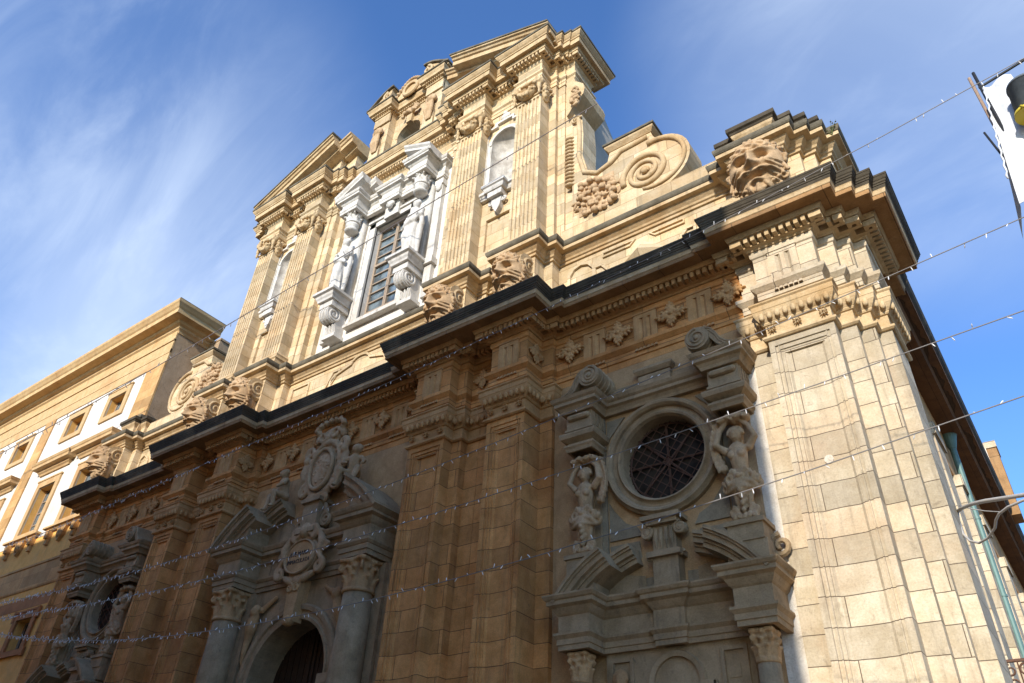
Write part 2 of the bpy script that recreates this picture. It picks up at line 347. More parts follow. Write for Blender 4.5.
# ------------------------------------------------------------------ carved ornaments (each returned as a mesh, reused by copies)
def orn_rosette(r_=.2):                                   # leafy flower, faces -y
    m = MB(); m.ell((0, .02, 0), (r_*.42, .05, r_*.42)); m.ell((0, -.06, 0), (r_*.2, .05, r_*.2))
    for k in range(8):
        a = k*pi/4+.2; R = Matrix.Rotation(-a, 3, 'Y'); q = 1.0 if k % 2 else .8
        m.ell((cos(a)*r_*.6*q, -.03, sin(a)*r_*.6*q), (r_*.40, .035, r_*.17), R)
        m.ell((cos(a)*r_*.92*q, -.05, sin(a)*r_*.92*q), (r_*.16, .035, r_*.13), R)
    return m
def orn_leaf_diamond(w, h):                               # pointed foliage of the metopes
    m = MB(); rnd = random.Random(6); m.ell((0, -.07, 0), (.06, .05, .06), None, 1); m.ell((0, -.01, 0), (w*.5, .03, h*.5))
    for k in range(4):
        a = k*pi/2; R0 = w if k % 2 == 0 else h
        for t, da, q in ((.45, 0, .11), (.72, 0, .085), (.96, 0, .05), (.55, .42, .075), (.55, -.42, .075), (.78, .22, .055), (.78, -.22, .055), (.3, .5, .08), (.3, -.5, .08)):
            b = a+da; m.ell((cos(b)*R0*t, -.045-.02*rnd.random(), sin(b)*R0*t), (q, .035, q*.62), Matrix.Rotation(-(b+da), 3, 'Y'), 1)
    return m
def leaf(m, base, d, h, w, curl=.5, th=.02):
    """acanthus leaf rising by h from base, curling outwards along the plan direction d"""
    bx, by, bz = base; dx, dy = d; n = 7
    for i in range(n):
        t = i/(n-1); o = curl*w*1.2*(t**2.4); z = bz+h*(t if t < .8 else .8+.2*sin((t-.8)/.2*pi)*.6)
        ww = w*(.55+.5*sin(pi*min(t*.9+.1, 1)))*(1-.35*t)
        ang = atan2(dy, dx); R = Matrix.Rotation(ang, 3, 'Z')
        m.ell((bx+dx*o, by+dy*o, z), (th+.015, ww*.5, h*.12), R, 1)
    m.ell((bx+dx*curl*w*1.35, by+dy*curl*w*1.35, bz+h*.86), (.03, w*.3, .035), Matrix.Rotation(atan2(dy, dx), 3, 'Z'), 1)
def capital_corinthian(r_, h, half=False):
    m = MB(); m.lathe([(r_*.98, -.03), (r_*1.08, -.02), (r_*1.08, .03), (r_*.95, .05), (r_*.92, h*.6), (r_*1.05, h*.86)], n=20)
    ab = []; e = r_*1.45
    for k in range(4):
        a = pi/4+k*pi/2; b = a+pi/2
        ab.append((e*1.05*cos(a-.1), e*1.05*sin(a-.1))); ab.append((e*1.05*cos(a+.1), e*1.05*sin(a+.1))); ab.append((r_*1.02*cos(a+pi/4), r_*1.02*sin(a+pi/4)))
    m.prism(ab, h*.88, h)
    for k in range(8):
        a = k*pi/4+pi/8; leaf(m, (r_*.95*cos(a), r_*.95*sin(a), .04), (cos(a), sin(a)), h*.42, r_*.62, .35)
        a = k*pi/4; leaf(m, (r_*.9*cos(a), r_*.9*sin(a), h*.25), (cos(a), sin(a)), h*.46, r_*.6, .45)
    for k in range(4):
        a = pi/4+k*pi/2; c = cos(a); s_ = sin(a); q = r_*.30
        pts = []; rr = []
        for i in range(26):
            t = i/25; ang = -pi*.6+t*2*pi*1.55; rad = q*(1-.75*t)
            R0 = e*.92-q*.4; pts.append((c*(R0+rad*sin(ang)), s_*(R0+rad*sin(ang)), h*.70+rad*cos(ang)*1.0)); rr.append(.045*(1-.4*t)*r_/.38)
        m.tube(pts, rr, 6)
        m.limb([(c*r_*.8, s_*r_*.8, h*.45), (c*r_*1.1, s_*r_*1.1, h*.72)], [.03, .05], 6)
        b = a+pi/4; m.ell((cos(b)*r_*1.08, sin(b)*r_*1.08, h*.88), (r_*.22,)*3, None, 1)
        for sg in (-1, 1):
            m.ell((cos(b+sg*.3)*r_*1.05, sin(b+sg*.3)*r_*1.05, h*.70), (r_*.16,)*3, None, 1)
    return m
def orn_garland(w):                                       # festoon with volutes of the upper capitals, faces -y, hangs between x=-w..w
    m = MB(); rnd = random.Random(3)
    for sg in (-1, 1):
        m.spiral((sg*w*.93, -.12, .16), .13, .02, 1.6, .05, .03, a0=pi/2, sgn=sg, n=30)
        m.ell((sg*w*.93, -.02, .12), (.15, .13, .17)); m.ell((sg*w*.95, -.06, -.12), (.07, .07, .18)); m.ell((sg*w*.95, -.06, -.34), (.045, .05, .12))
    for i in range(46):
        t = rnd.random()*2-1; x = t*w*.82; z = .05-.30*(1-t*t); q = .10+.05*(1-t*t)
        m.ell((x+rnd.uniform(-.03, .03), -.08-rnd.random()*.10, z+rnd.uniform(-q, q)*.7), rnd.uniform(.04, .075), None, 1)
    m.tube([(t*w*.82, -.04, .05-.30*(1-t*t)) for t in [i/8-1 for i in range(17)]], [.06+.07*(1-(i/8-1)**2) for i in range(17)], 8)
    for i in range(5): m.ell(((i-2)*w*.2, -.06, .26), (.09, .07, .05), None, 1)
    m.ell((0, -.08, .25), (.08, .07, .09)); m.box(-w, w, 0, .1, -.1, .3)
    return m
def orn_mascaron(v=0):
    """grotesque bearded head, about 1 wide and 1.6 high, faces -y, hollow eyes and open mouth"""
    nx, nz = 64, 84; rnd = random.Random(v); m = MB()
    def G(x, z, cx, cz, sx, sz, a): return a*math.exp(-((x-cx)/sx)**2-((z-cz)/sz)**2)
    def H(x, z):
        e = 1-(x/.60)**2-((z-.05)/.86)**2
        h = .42*sqrt(max(e, 0))
        for s_ in (-1, 1):
            h += G(x, z, s_*.22, .20, .105, .062, -.25) + G(x, z, s_*.24, .37, .20, .06, .13) + G(x, z, s_*.33, .02, .15, .14, .10)
            h += G(x, z, s_*.215, .195, .062, .042, .17)
            h += G(x, z, s_*.16, -.16, .13, .05, .14) + G(x, z, s_*.34, -.22, .10, .06, .12)
            h += G(x, z, s_*.12, .02, .055, .06, .07)
        h += G(x, z, 0, .16, .075, .22, .20) + G(x, z, 0, .03, .10, .07, .14)
        h += G(x, z, 0, -.30, .085, .035, -.18) + G(x, z, 0, -.39, .13, .04, .14)
        h += G(x, z, 0, .58, .5, .1, .06)
        if z < -.4: h += .05*sin(x*34+z*9+v)*min(1, (-.4-z)*6) + G(x, z, 0, -.65, .3, .2, .10)
        if z < 0 and abs(x) > .24: h += .035*sin(z*46+x*30*(1 if x > 0 else -1))*min(1, (abs(x)-.24)*8)
        if z > .45: h += .045*sin(x*26+sin(z*20)*2+v)
        return h
    vs = []; fs = []
    for j in range(nz+1):
        for i in range(nx+1):
            x = -.62+1.24*i/nx; z = -.82+1.70*j/nz; vs.append((x, -H(x, z), z))
    for j in range(nz):
        for i in range(nx):
            a = j*(nx+1)+i; xm = -.62+1.24*(i+.5)/nx; zm = -.82+1.70*(j+.5)/nz
            if (xm/.60)**2+((zm-.05)/.86)**2 < 1.0: fs.append((a, a+1, a+nx+2, a+nx+1))
    face = MB(); face.add(vs, fs)
    # solid: curls of hair, beard locks, ears
    m.add([(x, y, z) for x, y, z in vs], fs)
    m2 = MB()
    m2.ell((0, .06, .30), (.60, .28, .58), None, 3); m2.ell((0, .10, -.2), (.56, .26, .6), None, 3)
    for i in range(8):
        a = pi*(.10+.80*i/7); x = cos(a)*.46; z = .16+sin(a)*.60
        m2.spiral((x, -.20, z), .10, .02, 1.5, .040, .028, a0=a, sgn=1 if x > 0 else -1, n=20, m=6)
    for i in range(11):
        a = pi*(.02+.96*i/10); m2.ell((cos(a)*.60, -.02, .14+sin(a)*.72), (.075, .11, .075), None, 1)
    for s_ in (-1, 1):
        m2.ell((s_*.60, -.02, .08), (.06, .10, .15), None, 1); m2.ell((s_*.66, -.05, .16), (.03, .05, .08), None, 1)
        m2.limb([(s_*.03, -.44, -.16), (s_*.14, -.44, -.20), (s_*.26, -.36, -.20), (s_*.36, -.28, -.12)], [.035, .045, .038, .02], 7)
        m2.spiral((s_*.36, -.27, -.16), .07, .02, 1.2, .03, .02, a0=pi/2, sgn=-s_, n=14)
        for k in range(6):
            x = s_*(.08+.095*k); m2.limb([(x, -.30+.035*k, -.46+.075*k), (x*1.12, -.33+.04*k, -.62+.07*k), (x*1.05-s_*.03, -.26+.03*k, -.80+.11*k)], [.045, .048, .02], 6)
        for k in range(3): m2.spiral((s_*(.22+.16*k), -.20+.04*k, -.72+.16*k), .075, .02, 1.2, .035, .02, a0=pi, sgn=s_, n=14)
    m2.limb([(0, -.36, -.47), (0, -.38, -.68), (0, -.26, -.92)], [.05, .065, .025], 8)
    return m, m2
def build_mascaron(name, parent, x, y, z, s, mat='carve', v=0, rz=0):
    a, b = orn_mascaron(v)
    me = carve(b, mat, name, .028, 1); o = obj(name, me, parent, (x, y, z), rz); o.scale = (s, s, s)
    fm = a.mesh('face', MT[mat], True); fo = obj('face', fm, o); return o
def side_scroll(w, h, d):                                 # console body seen from the side: S profile in the y-z plane, w thick in x
    pass
def orn_herm(s=1):
    """half figure growing out of a tapering scroll, one arm raised to the cushion; s mirrors it. 0 = foot, height 2.15, faces -y"""
    m = MB()
    m.ell((0, -.05, 1.66), (.115, .13, .15)); m.ell((0, -.155, 1.65), (.028, .04, .035), None, 1); m.ell((0, -.13, 1.58), (.05, .04, .03), None, 1)   # head, nose, chin
    for e in (-1, 1): m.ell((e*.05, -.145, 1.69), (.03, .03, .014), None, 1)
    for k in range(9):
        a = pi*k/8; m.ell((cos(a)*.13, -.03, 1.69+sin(a)*.12), (.055, .075, .05), None, 1)
    m.limb([(0, -.03, 1.56), (0, -.02, 1.44)], [.062, .08])
    m.limb([(0, -.02, 1.36), (0, -.03, 1.18), (0, 0, .98), (0, 0, .82)], [.17, .165, .135, .18], 12)         # torso
    m.ell((0, -.02, 1.38), (.24, .12, .09))
    for e in (-1, 1): m.ell((e*.09, -.15, 1.24), (.075, .07, .08), None, 2)
    m.limb([(-s*.22, -.03, 1.39), (-s*.36, -.06, 1.55), (-s*.27, -.03, 1.80), (-s*.14, -.03, 1.93)], [.075, .062, .05, .045])
    m.limb([(s*.22, -.03, 1.39), (s*.38, -.10, 1.52), (s*.30, -.05, 1.80), (s*.16, -.05, 1.95)], [.08, .07, .055, .045])   # raised arm
    # cushion and drapery under the console
    for k in range(7): m.ell((-.24+.08*k, -.05+.02*(k % 2), 1.98+.02*(k % 3)), (.10, .16, .085), None, 1)
    for k in range(9):
        t = k/8; m.ell((s*(.33+.10*sin(t*pi)), .02, 1.95-.85*t), (.10, .09, .10), None, 1); m.ell((s*(.40+.10*sin(t*pi)), -.05, 1.92-.85*t), (.035, .05, .08), None, 1)
    # swirling skirt
    for e in (-1, 1):
        m.spiral((e*.17, -.14, .80), .13, .02, 1.5, .05, .03, a0=pi*.5, sgn=e, n=24); m.spiral((e*.28, -.02, .70), .12, .02, 1.5, .05, .03, a0=pi*.4, sgn=e, n=24)
        for k in range(5): m.limb([(e*.05*k, -.17, .76-.02*k), (e*(.04+.055*k), -.20+.03*k, .60), (e*(.01+.05*k), -.14+.02*k, .42+.045*k)], [.045, .05, .02], 6)
    m.ell((0, -.02, .72), (.28, .17, .16)); m.ell((0, -.2, .82), (.07, .05, .06), None, 1)
    m.limb([(0, 0, .66), (0, .02, .40), (0, .03, .18)], [.17, .115, .085], 10)
    for k in range(4): m.limb([(0, -.15+.02*k, .62-.11*k), (0, -.22+.02*k, .53-.11*k)], [.09-.012*k, .045], 7)
    for e in (-1, 1):
        m.tube([(e*.14, -.05, .62), (e*.12, -.07, .40), (e*.08, -.07, .24)], [.06, .05, .035], 7)
        for k in range(3): m.spiral((e*(.20-.01*k), -.12, .20-.02*k), .09, .02, 1.3, .045, .03, a0=pi/2, sgn=e, n=16)
        for k in range(4): m.ell((e*(.10+.07*k), -.14+.02*k, .92-.06*k), (.055, .06, .10), rotm('Y', e*30), 1)
    for k in range(5): m.ell(((k-2)*.09, -.10, .09+.02*(k % 2)), (.075, .11, .08), None, 1)
    m.ell((0, -.02, .08), (.24, .17, .07)); m.box(-.18, .18, -.12, .16, 0, .04); m.box(-.09, .09, .06, .24, 0, 2.0)
    return m
def orn_putto(s=1):
    """seated naked child looking down; 0 = seat, about .95 high, faces -y"""
    m = MB()
    m.ell((s*.04, -.10, .80), (.13, .14, .145)); m.ell((s*.04, -.23, .79), (.025, .03, .025), None, 1)
    for k in range(7): a = pi*k/6; m.ell((s*.04+cos(a)*.12, -.06, .84+sin(a)*.09), (.05, .08, .05), None, 1)
    m.limb([(s*.02, -.07, .68), (0, -.05, .60)], [.06, .08]); m.limb([(0, -.04, .54), (0, -.05, .36), (0, 0, .16)], [.15, .15, .17], 12)
    m.ell((0, -.05, .56), (.20, .12, .08))
    m.limb([(-.19, -.06, .56), (-.29, -.14, .40), (-.12, -.26, .34)], [.07, .06, .045]); m.limb([(.19, -.06, .56), (.31, -.10, .42), (.36, -.25, .30)], [.07, .06, .045])
    m.limb([(-.10, -.02, .12), (-.20, -.34, .10), (-.28, -.32, -.26)], [.11, .09, .06]); m.ell((-.30, -.39, -.32), (.055, .10, .04), None, 1)
    m.limb([(.10, -.02, .12), (.26, -.30, .14), (.18, -.36, -.24)], [.11, .09, .06]); m.ell((.18, -.43, -.30), (.055, .10, .04), None, 1)
    m.ell((0, .0, .10), (.22, .17, .12))
    return m
def orn_statue(s=1):
    """draped standing figure with crossed arm, 2.6 high, faces -y"""
    m = MB()
    m.ell((0, -.05, 2.44), (.14, .155, .18)); m.ell((0, -.19, 2.43), (.03, .04, .04), None, 1)
    for k in range(8): a = pi*k/7; m.ell((cos(a)*.15, -.02, 2.50+sin(a)*.12), (.06, .10, .06), None, 1)
    m.limb([(0, -.02, 2.30), (0, 0, 2.18)], [.08, .10]); m.limb([(0, 0, 2.06), (0, -.02, 1.80), (0, 0, 1.55)], [.22, .20, .20], 12)
    m.ell((0, 0, 2.10), (.33, .16, .11))
    m.limb([(-.30, 0, 2.08), (-.38, -.10, 1.78), (-.10, -.28, 1.70)], [.10, .085, .06]); m.ell((-.05, -.3, 1.70), (.07, .05, .06), None, 1)
    m.limb([(.30, 0, 2.08), (.40, -.05, 1.76), (.22, -.24, 1.52)], [.10, .085, .06]); m.ell((.18, -.28, 1.48), (.06, .06, .07), None, 1)
    # skirt drapery
    m.limb([(0, 0, 1.5), (0, .02, 1.0), (0, .02, .4), (0, .02, .06)], [.25, .27, .26, .28], 14)
    m.limb([(.10, -.12, 1.40), (.14, -.24, .85), (.10, -.14, .12)], [.14, .13, .09], 10)
    m.limb([(-.14, -.10, 1.4), (-.16, -.16, .8), (-.16, -.14, .10)], [.12, .11, .09], 10)
    for k in range(7):
        x = (k-3)*.09; m.tube([(x*.6, -.24+abs(x)*.35, 1.42), (x+.03*sin(k), -.27+abs(x)*.45, .8), (x*1.15, -.26+abs(x)*.5, .04)], [.02, .035, .03], 6)
    for k in range(6):
        t = k/5; m.limb([(-.30+.6*t, -.18-.1*sin(pi*t), 1.62-.22*t), (-.24+.6*t, -.20-.1*sin(pi*t), 1.50-.22*t)], [.07, .06], 7)
    m.tube([(-.34, 0, 2.0), (-.40, -.02, 1.4), (-.33, .0, .6), (-.36, 0, .1)], [.06, .10, .09, .07], 8); m.tube([(.34, .05, 2.0), (.38, .05, 1.3), (.33, .05, .5), (.34, .02, .1)], [.06, .10, .09, .07], 8)
    for e in (-1, 1): m.ell((e*.12, -.22, .05), (.07, .13, .05), None, 1)
    m.box(-.36, .36, -.26, .22, -.06, .03)
    return m
# ------------------------------------------------------------------ setting
XC = -15.409
g = MB().add([(-400,-400,0),(400,-400,0),(400,400,0),(-400,400,0)], [(0,1,2,3)]); tag(part('ground', g, 'pave'), kind='structure')
g = MB().add([(-90,-16,.004),(60,-16,.004),(60,-4,.004),(-90,-4,.004)], [(0,1,2,3)]); tag(part('road', g, 'asph'), kind='structure')
g = MB(); g.box(-90, 60, -4, -.9, 0, .14); g.box(-90, 60, -18, -16, 0, .14); tag(part('pavement', g, 'pave'), kind='structure')

# ------------------------------------------------------------------ the church
CH = thing('church', (XC, 0, 0), 'baroque sandstone church front with fluted upper pilasters, broken pediments and round windows', 'church')
RA = [(3.34,0),(3.34,-.15),(3.64,-.15),(3.64,-.72),(4.76,-.72),(4.76,-.42),(5.04,-.42),(5.04,-.2),(5.40,-.2)]
RB = [(5.41,-.2),(6.03,-.2),(6.03,-.72),(7.06,-.72),(7.06,-.12),(7.38,-.12),(7.38,0)]
RP = [(11.95,0),(11.95,-.08),(12.36,-.08),(12.36,-.36),(13.55,-.36),(13.55,-.04),(13.85,-.04),(13.85,.2),(14.1,.2),(14.1,.45),(14.33,.45),(14.33,1.6),(13.92,1.6)]
LP = [(-13.56,.45),(-13.56,-.36),(-12.36,-.36),(-12.36,-.08),(-11.95,-.08),(-11.95,0)]
FULL = LP + mir(RA[:-1]+RB[1:]) + RA[:-1] + RB[1:] + RP + [(13.92, 34)]
COARSE = LP + [(-7.38,0),(-7.38,-.12),(-7.06,-.12),(-7.06,-.72),(-3.64,-.72),(-3.64,-.15),(-3.34,-.15),(-3.34,0),
          (3.34,0),(3.34,-.15),(3.64,-.15),(3.64,-.72),(7.06,-.72),(7.06,-.12),(7.38,-.12),(7.38,0)] + RP + [(13.92, 3.0)]

def panel_front(x0, x1, y):
    """plan outline across a pilaster face: stepped mouldings round a sunk panel"""
    w = x1-x0; c = (x0+x1)/2
    o = [(0,0),(.10,0),(.105,.035),(.15,.035),(.155,.015),(.175,.015),(.18,.05),(.235,.05),(.24,.07),(.26,.07),(.30,.10)]
    L_ = [(x0+a, y+b) for a, b in o]; R_ = [(x1-a, y+b) for a, b in reversed(o)]
    return L_+R_
def shaft(path, faces, z0, z1, back=.6):
    pts = []
    for i, p in enumerate(path):
        pts.append(p)
        if i+1 < len(path):
            q = path[i+1]
            if abs(p[1]-q[1]) < 1e-6 and any(abs(p[0]-a) < 1e-3 and abs(q[0]-b) < 1e-3 for a, b in faces):
                pf = panel_front(p[0], q[0], p[1]) if p[0] < q[0] else panel_front(q[0], p[0], p[1])
                pts += pf[1:-1]
    pts = pts + [(path[-1][0], back), (path[0][0], back)]
    m = MB(); m.prism(pts, .9, 10.1)
    for a, b in faces:                                    # close the sunk panel with a moulded header
        y = min(p[1] for p in path if abs(p[0]-a) < 1e-3)
        m.box(a+.10, b-.10, y+.003, y+.2, 9.93, 10.1); m.box(a+.16, b-.16, y+.03, y+.2, 9.84, 9.93); m.box(a+.22, b-.22, y+.055, y+.2, 9.76, 9.84)
    return m
def cap_band(path):
    m = MB()
    m.sweep([(-.02,10.06),(.04,10.06),(.075,10.09),(.075,10.13),(.04,10.16),(.0,10.18),(0,10.40),(.03,10.41),(.05,10.44),(.05,10.46),
             (.06,10.47),(.10,10.52),(.145,10.60),(.16,10.68),(.17,10.69),(.17,10.80),(.20,10.83),(.20,10.86),(-.02,10.87)], path)
    return m
def egg_band(path, z=10.56, o=.125, step=.15, r_=.078):
    m = MB()
    P = [Vector(p) for p in path]
    for a, b in zip(P, P[1:]):
        d = (b-a); L_ = d.length
        if L_ < .12: continue
        d.normalize(); n = Vector((d.y, -d.x)); k = max(1, round((L_+.1)/step))
        for i in range(k):
            c = a+d*(L_+.16)*((i+.5)/k)-d*.08+n*o
            R = Matrix.Rotation(atan2(d.y, d.x), 3, 'Z'); m.ell((c.x, c.y, z), (r_*.78, r_*.62, r_*1.45), R, 1)
    return m
base_prof = [(-.02,.0),(.26,.0),(.26,.5),(.22,.55),(.22,.62),(.16,.68),(.16,.75),(.08,.82),(.08,.9),(-.02,.92)]
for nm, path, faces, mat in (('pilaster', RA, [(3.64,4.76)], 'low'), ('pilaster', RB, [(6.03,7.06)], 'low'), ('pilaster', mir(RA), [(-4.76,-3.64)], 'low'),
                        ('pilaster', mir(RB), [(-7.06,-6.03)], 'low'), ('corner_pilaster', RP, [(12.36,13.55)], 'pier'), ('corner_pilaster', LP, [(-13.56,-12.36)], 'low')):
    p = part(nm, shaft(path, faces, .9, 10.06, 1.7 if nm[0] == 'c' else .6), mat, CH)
    part('base', MB().sweep(base_prof, path), 'grey', p)
    cp = cap_band(path)
    for a, b in faces:
        y = min(q[1] for q in path if abs(q[0]-a) < 1e-3)
        for x in (a+.12, (a+b)/2, b-.12):
            cp.join(orn_rosette(.085), Matrix.Translation((x, y-.015, 10.29)))
    tm = 'pier' if mat == 'pier' else 'trim'
    c = part('capital', cp, 'uptrim' if mat == 'pier' else 'trim', p)
    part('egg_and_dart', egg_band(path), 'uptrim' if mat == 'pier' else 'trim', p, True)

# lower walls
doorway = archpts(0, .0, 5.35, 1.36)
w = plate((-3.34, 3.34, 0, 10.858), [archpts(0, .02, 5.35, 1.5)], 0, .6); W1 = part('centre_wall', w, 'mortar', CH)
for s in (-1, 1):
    w = plate((9.665-2.3, 9.665+2.3, 0, 10.858), [circ(9.9, 8.52, 1.0)], 0, .5)
    if s < 0: w.mirror()
    bw = part('bay_wall', w, 'mortar', CH)
w = MB(); w.box(-13.5, 13.8, .62, 3.0, 0, 13); w.box(-7.3, 7.3, .05, .62, 10.95, 13); w.box(7.2, 12.4, .05, .62, 10.95, 13); w.box(-13.5, 13.85, 3, 34, 0, 12.9)
w.box(-13.4, -7.3, .05, .62, 10.95, 13)
part('nave_wall', w, 'rear', CH)
w = MB(); w.box(7.40, 9.0, .1, .6, 0, 7); 
# rough stucco strip beside the corner pier, with the joint filled in
for s in (-1, 1):
    w = MB(); w.box(s*11.97, s*12.37-.0 if False else s*11.62, -.03, .02, 0, 10.0); part('stucco_strip', w, 'roughw' if s > 0 else 'bay', CH)

# entablature
EP = [(-.03,10.862),(.0,10.862),(.0,11.02),(.03,11.03),(.03,11.20),(.045,11.21),(.10,11.27),(.12,11.29),(.12,11.37),(.0,11.385),(.0,12.10),(.03,12.12),(.04,12.16),(.04,12.26),(-.03,12.27)]
PMAIN = LP + mir(RA[:-1]+RB[1:]) + RA[:-1] + RB[1:] + [(11.949,0)]; PCOR = RP + [(13.92, 3.0)]
ent = MB().sweep(EP, PMAIN); ent2 = MB().sweep(EP, PCOR)
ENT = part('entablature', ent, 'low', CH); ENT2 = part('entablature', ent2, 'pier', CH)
def seglist(path, o, minl=.2):
    P = [Vector(p) for p in path]; n = len(P); offs = []
    for i in range(n):
        ns = []
        for a, b in ((i-1, i), (i, i+1)):
            if 0 <= a and b < n:
                d = (P[b]-P[a]).normalized(); ns.append(Vector((d.y, -d.x)))
        if len(ns) == 2: m = ns[0]+ns[1]; m = m/max(m.length_squared, 1e-6)*2
        else: m = ns[0]
        offs.append(P[i]+m*o)
    return [(offs[i], offs[i+1]) for i in range(n-1) if (offs[i+1]-offs[i]).length > minl and (offs[i+1]-offs[i]).dot(P[i+1]-P[i]) > 0]
def dentils(path, o0, o1, z0, z1, pitch=.135, wd=.08, skip=None):
    m = MB()
    for si_, (a, b) in enumerate(seglist(path, o1, .12)):
        z0_ = z0+.004*(si_%2)
        d = b-a; d.normalize(); a = a+d*.006; b = b-d*.006; L_ = (b-a).length; n = Vector((d.y, -d.x)); k = max(1, int((L_-wd)/pitch+.5))
        if L_ > 20: L_ = 20; k = int(L_/pitch)
        for i in range(k+1):
            t = wd/2+(L_-wd)*(i/k) if k else L_/2
            c = a+d*t; e = d*wd/2; q = n*(o1-o0)
            c = c-n*(.004*(si_%2)); A = [c-e, c+e, c+e-q, c-e-q]; m.prism([(v.x, v.y) for v in A], z0_, z1)
    return m
BMP = [(-.03,12.272),(.06,12.272),(.09,12.31),(.16,12.33),(.16,12.47),(.34,12.475),(.36,12.53),(.38,12.585),(-.03,12.59)]
part('dentil_cornice', MB().sweep(BMP, PMAIN).join(dentils(PMAIN, .15, .32, 12.335, 12.465, .145, .08)), 'trim', ENT)
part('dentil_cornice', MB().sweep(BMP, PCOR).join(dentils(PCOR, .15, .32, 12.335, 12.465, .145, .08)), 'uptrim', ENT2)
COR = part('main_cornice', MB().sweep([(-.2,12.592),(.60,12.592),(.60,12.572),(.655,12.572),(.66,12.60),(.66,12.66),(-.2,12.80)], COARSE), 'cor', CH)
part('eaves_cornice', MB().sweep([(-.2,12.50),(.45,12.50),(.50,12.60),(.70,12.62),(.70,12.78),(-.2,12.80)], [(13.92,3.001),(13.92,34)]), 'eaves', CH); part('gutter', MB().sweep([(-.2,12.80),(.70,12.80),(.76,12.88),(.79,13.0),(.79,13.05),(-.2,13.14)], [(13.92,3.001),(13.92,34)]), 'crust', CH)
part('ledge_course', MB().sweep([(.50,12.655),(.665,12.662),(.675,12.67),(.69,12.74),(.70,12.76),(.50,12.765)], COARSE), 'uptrim', COR)
part('weathered_cymatium', MB().sweep([(-.2,12.762),(.705,12.762),(.715,12.80),(.715,12.83),(.73,12.835),(.735,12.87),(.75,12.88),(.755,12.92),(.77,12.935),(.785,12.98),(.79,13.0),(.80,13.005),(.80,13.05),(.5,13.10),(-.2,13.14)], COARSE), 'crust', COR)
# triglyphs
def triglyph(w=.56):
    m = MB(); h0, h1 = 11.385, 12.12; n = 3; bw = w/(n*1.0)
    poly = []
    xs = -w/2
    pts = [(-w/2, 0), (-w/2, -.055)]
    for k in (-1, 1):
        c = k*w/6; pts += [(c-.055, -.055), (c, -.012), (c+.055, -.055)]
    pts += [(w/2, -.055), (w/2, 0)]
    m.prism(pts, h0, h1-.14); m.box(-w/2, w/2, -.055, 0, h1-.14, h1); m.box(-w/2-.02, w/2+.02, -.075, 0, h1-.03, h1+.0)
    for k in range(6): 
        x = -w/2+w*(k+.5)/6; m.add([(x-.025,-.03-.02,11.2),(x+.025,-.05,11.2),(x+.035,-.085,11.12),(x-.035,-.085,11.12),(x-.025,.0,11.2),(x+.025,0,11.2),(x+.035,0,11.12),(x-.035,0,11.12)], [(0,1,2,3),(4,5,1,0),(3,2,6,7),(0,3,7,4),(1,5,6,2)])
    return m
tg = triglyph().mesh('triglyph', MT['trim']); tgp = triglyph().mesh('triglyph', MT['pier'])
TX = []
for s in (-1, 1):
    for x, y in ((8.46,0),(9.75,0),(11.03,0),(1.24,0),(2.42,0),(4.18,-.72),(6.55,-.72),(12.95,-.36)):
        TX.append((s*x, y))
TX.append((0, 0))
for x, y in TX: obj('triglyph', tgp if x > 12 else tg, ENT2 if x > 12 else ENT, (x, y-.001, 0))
lf = carve(orn_leaf_diamond(.36, .32), 'trim', 'metope_flower', .012, 0); rs = carve(orn_leaf_diamond(.27, .27), 'trim', 'metope_rosette', .012, 0)
for s in (-1, 1):
    for x in (7.83, 9.10, 10.39, 11.68): obj('metope_flower', lf, ENT, (s*x, -.012, 11.75)).scale = (1, 1.6, 1)
    for x in (.62, 1.82, 3.02): obj('metope_rosette', rs, ENT, (s*x, -.012, 11.78)).scale = (1, 1.6, 1)
    obj('metope_rosette', rs, ENT, (s*5.4, -.205, 11.75))
    obj('metope_rosette', rs, ENT, (s*7.065, -.42, 11.75), s*pi/2); obj('metope_rosette', rs, ENT, (s*3.635, -.45, 11.75), -s*pi/2)

# ------------------------------------------------------------------ attic
RT = [(0,.25),(3.40,.25),(3.40,0),(3.74,0),(3.74,-.5),(4.74,-.5),(4.74,0),(5.05,0),(5.05,.1),(6.03,.1),(6.03,-.5),(7.03,-.5),(7.03,-.08),(7.29,-.08),(7.29,.25),
      (12.1,.25),(12.1,0),(12.4,0),(12.4,-.33),(13.42,-.33),(13.42,-.06),(13.7,-.06),(13.7,.15),(13.96,.15),(13.96,.44),(14.21,.44),(14.21,1.6)]
LT = mir(RT[:20])
LT = [(-13.42, .6)]+LT
AT = LT[:-1]+RT[1:]
AW = part('attic_wall', MB().prism(AT+[(14.0,1.9),(-13.4,1.9)], 13.0, 14.9), 'up', CH)
STR = part('string_course', MB().sweep([(-.1,14.84),(.05,14.84),(.06,14.90),(.10,14.92),(.12,14.97),(.19,15.03),(.21,15.08),(.33,15.09),(.33,15.19),(-.1,15.2)], AT), 'uptrim', CH)
part('weathered_edge', MB().sweep([(-.1,15.202),(.33,15.202),(.345,15.21),(.37,15.25),(.38,15.30),(.38,15.35),(-.1,15.43)], AT), 'ledge', STR)
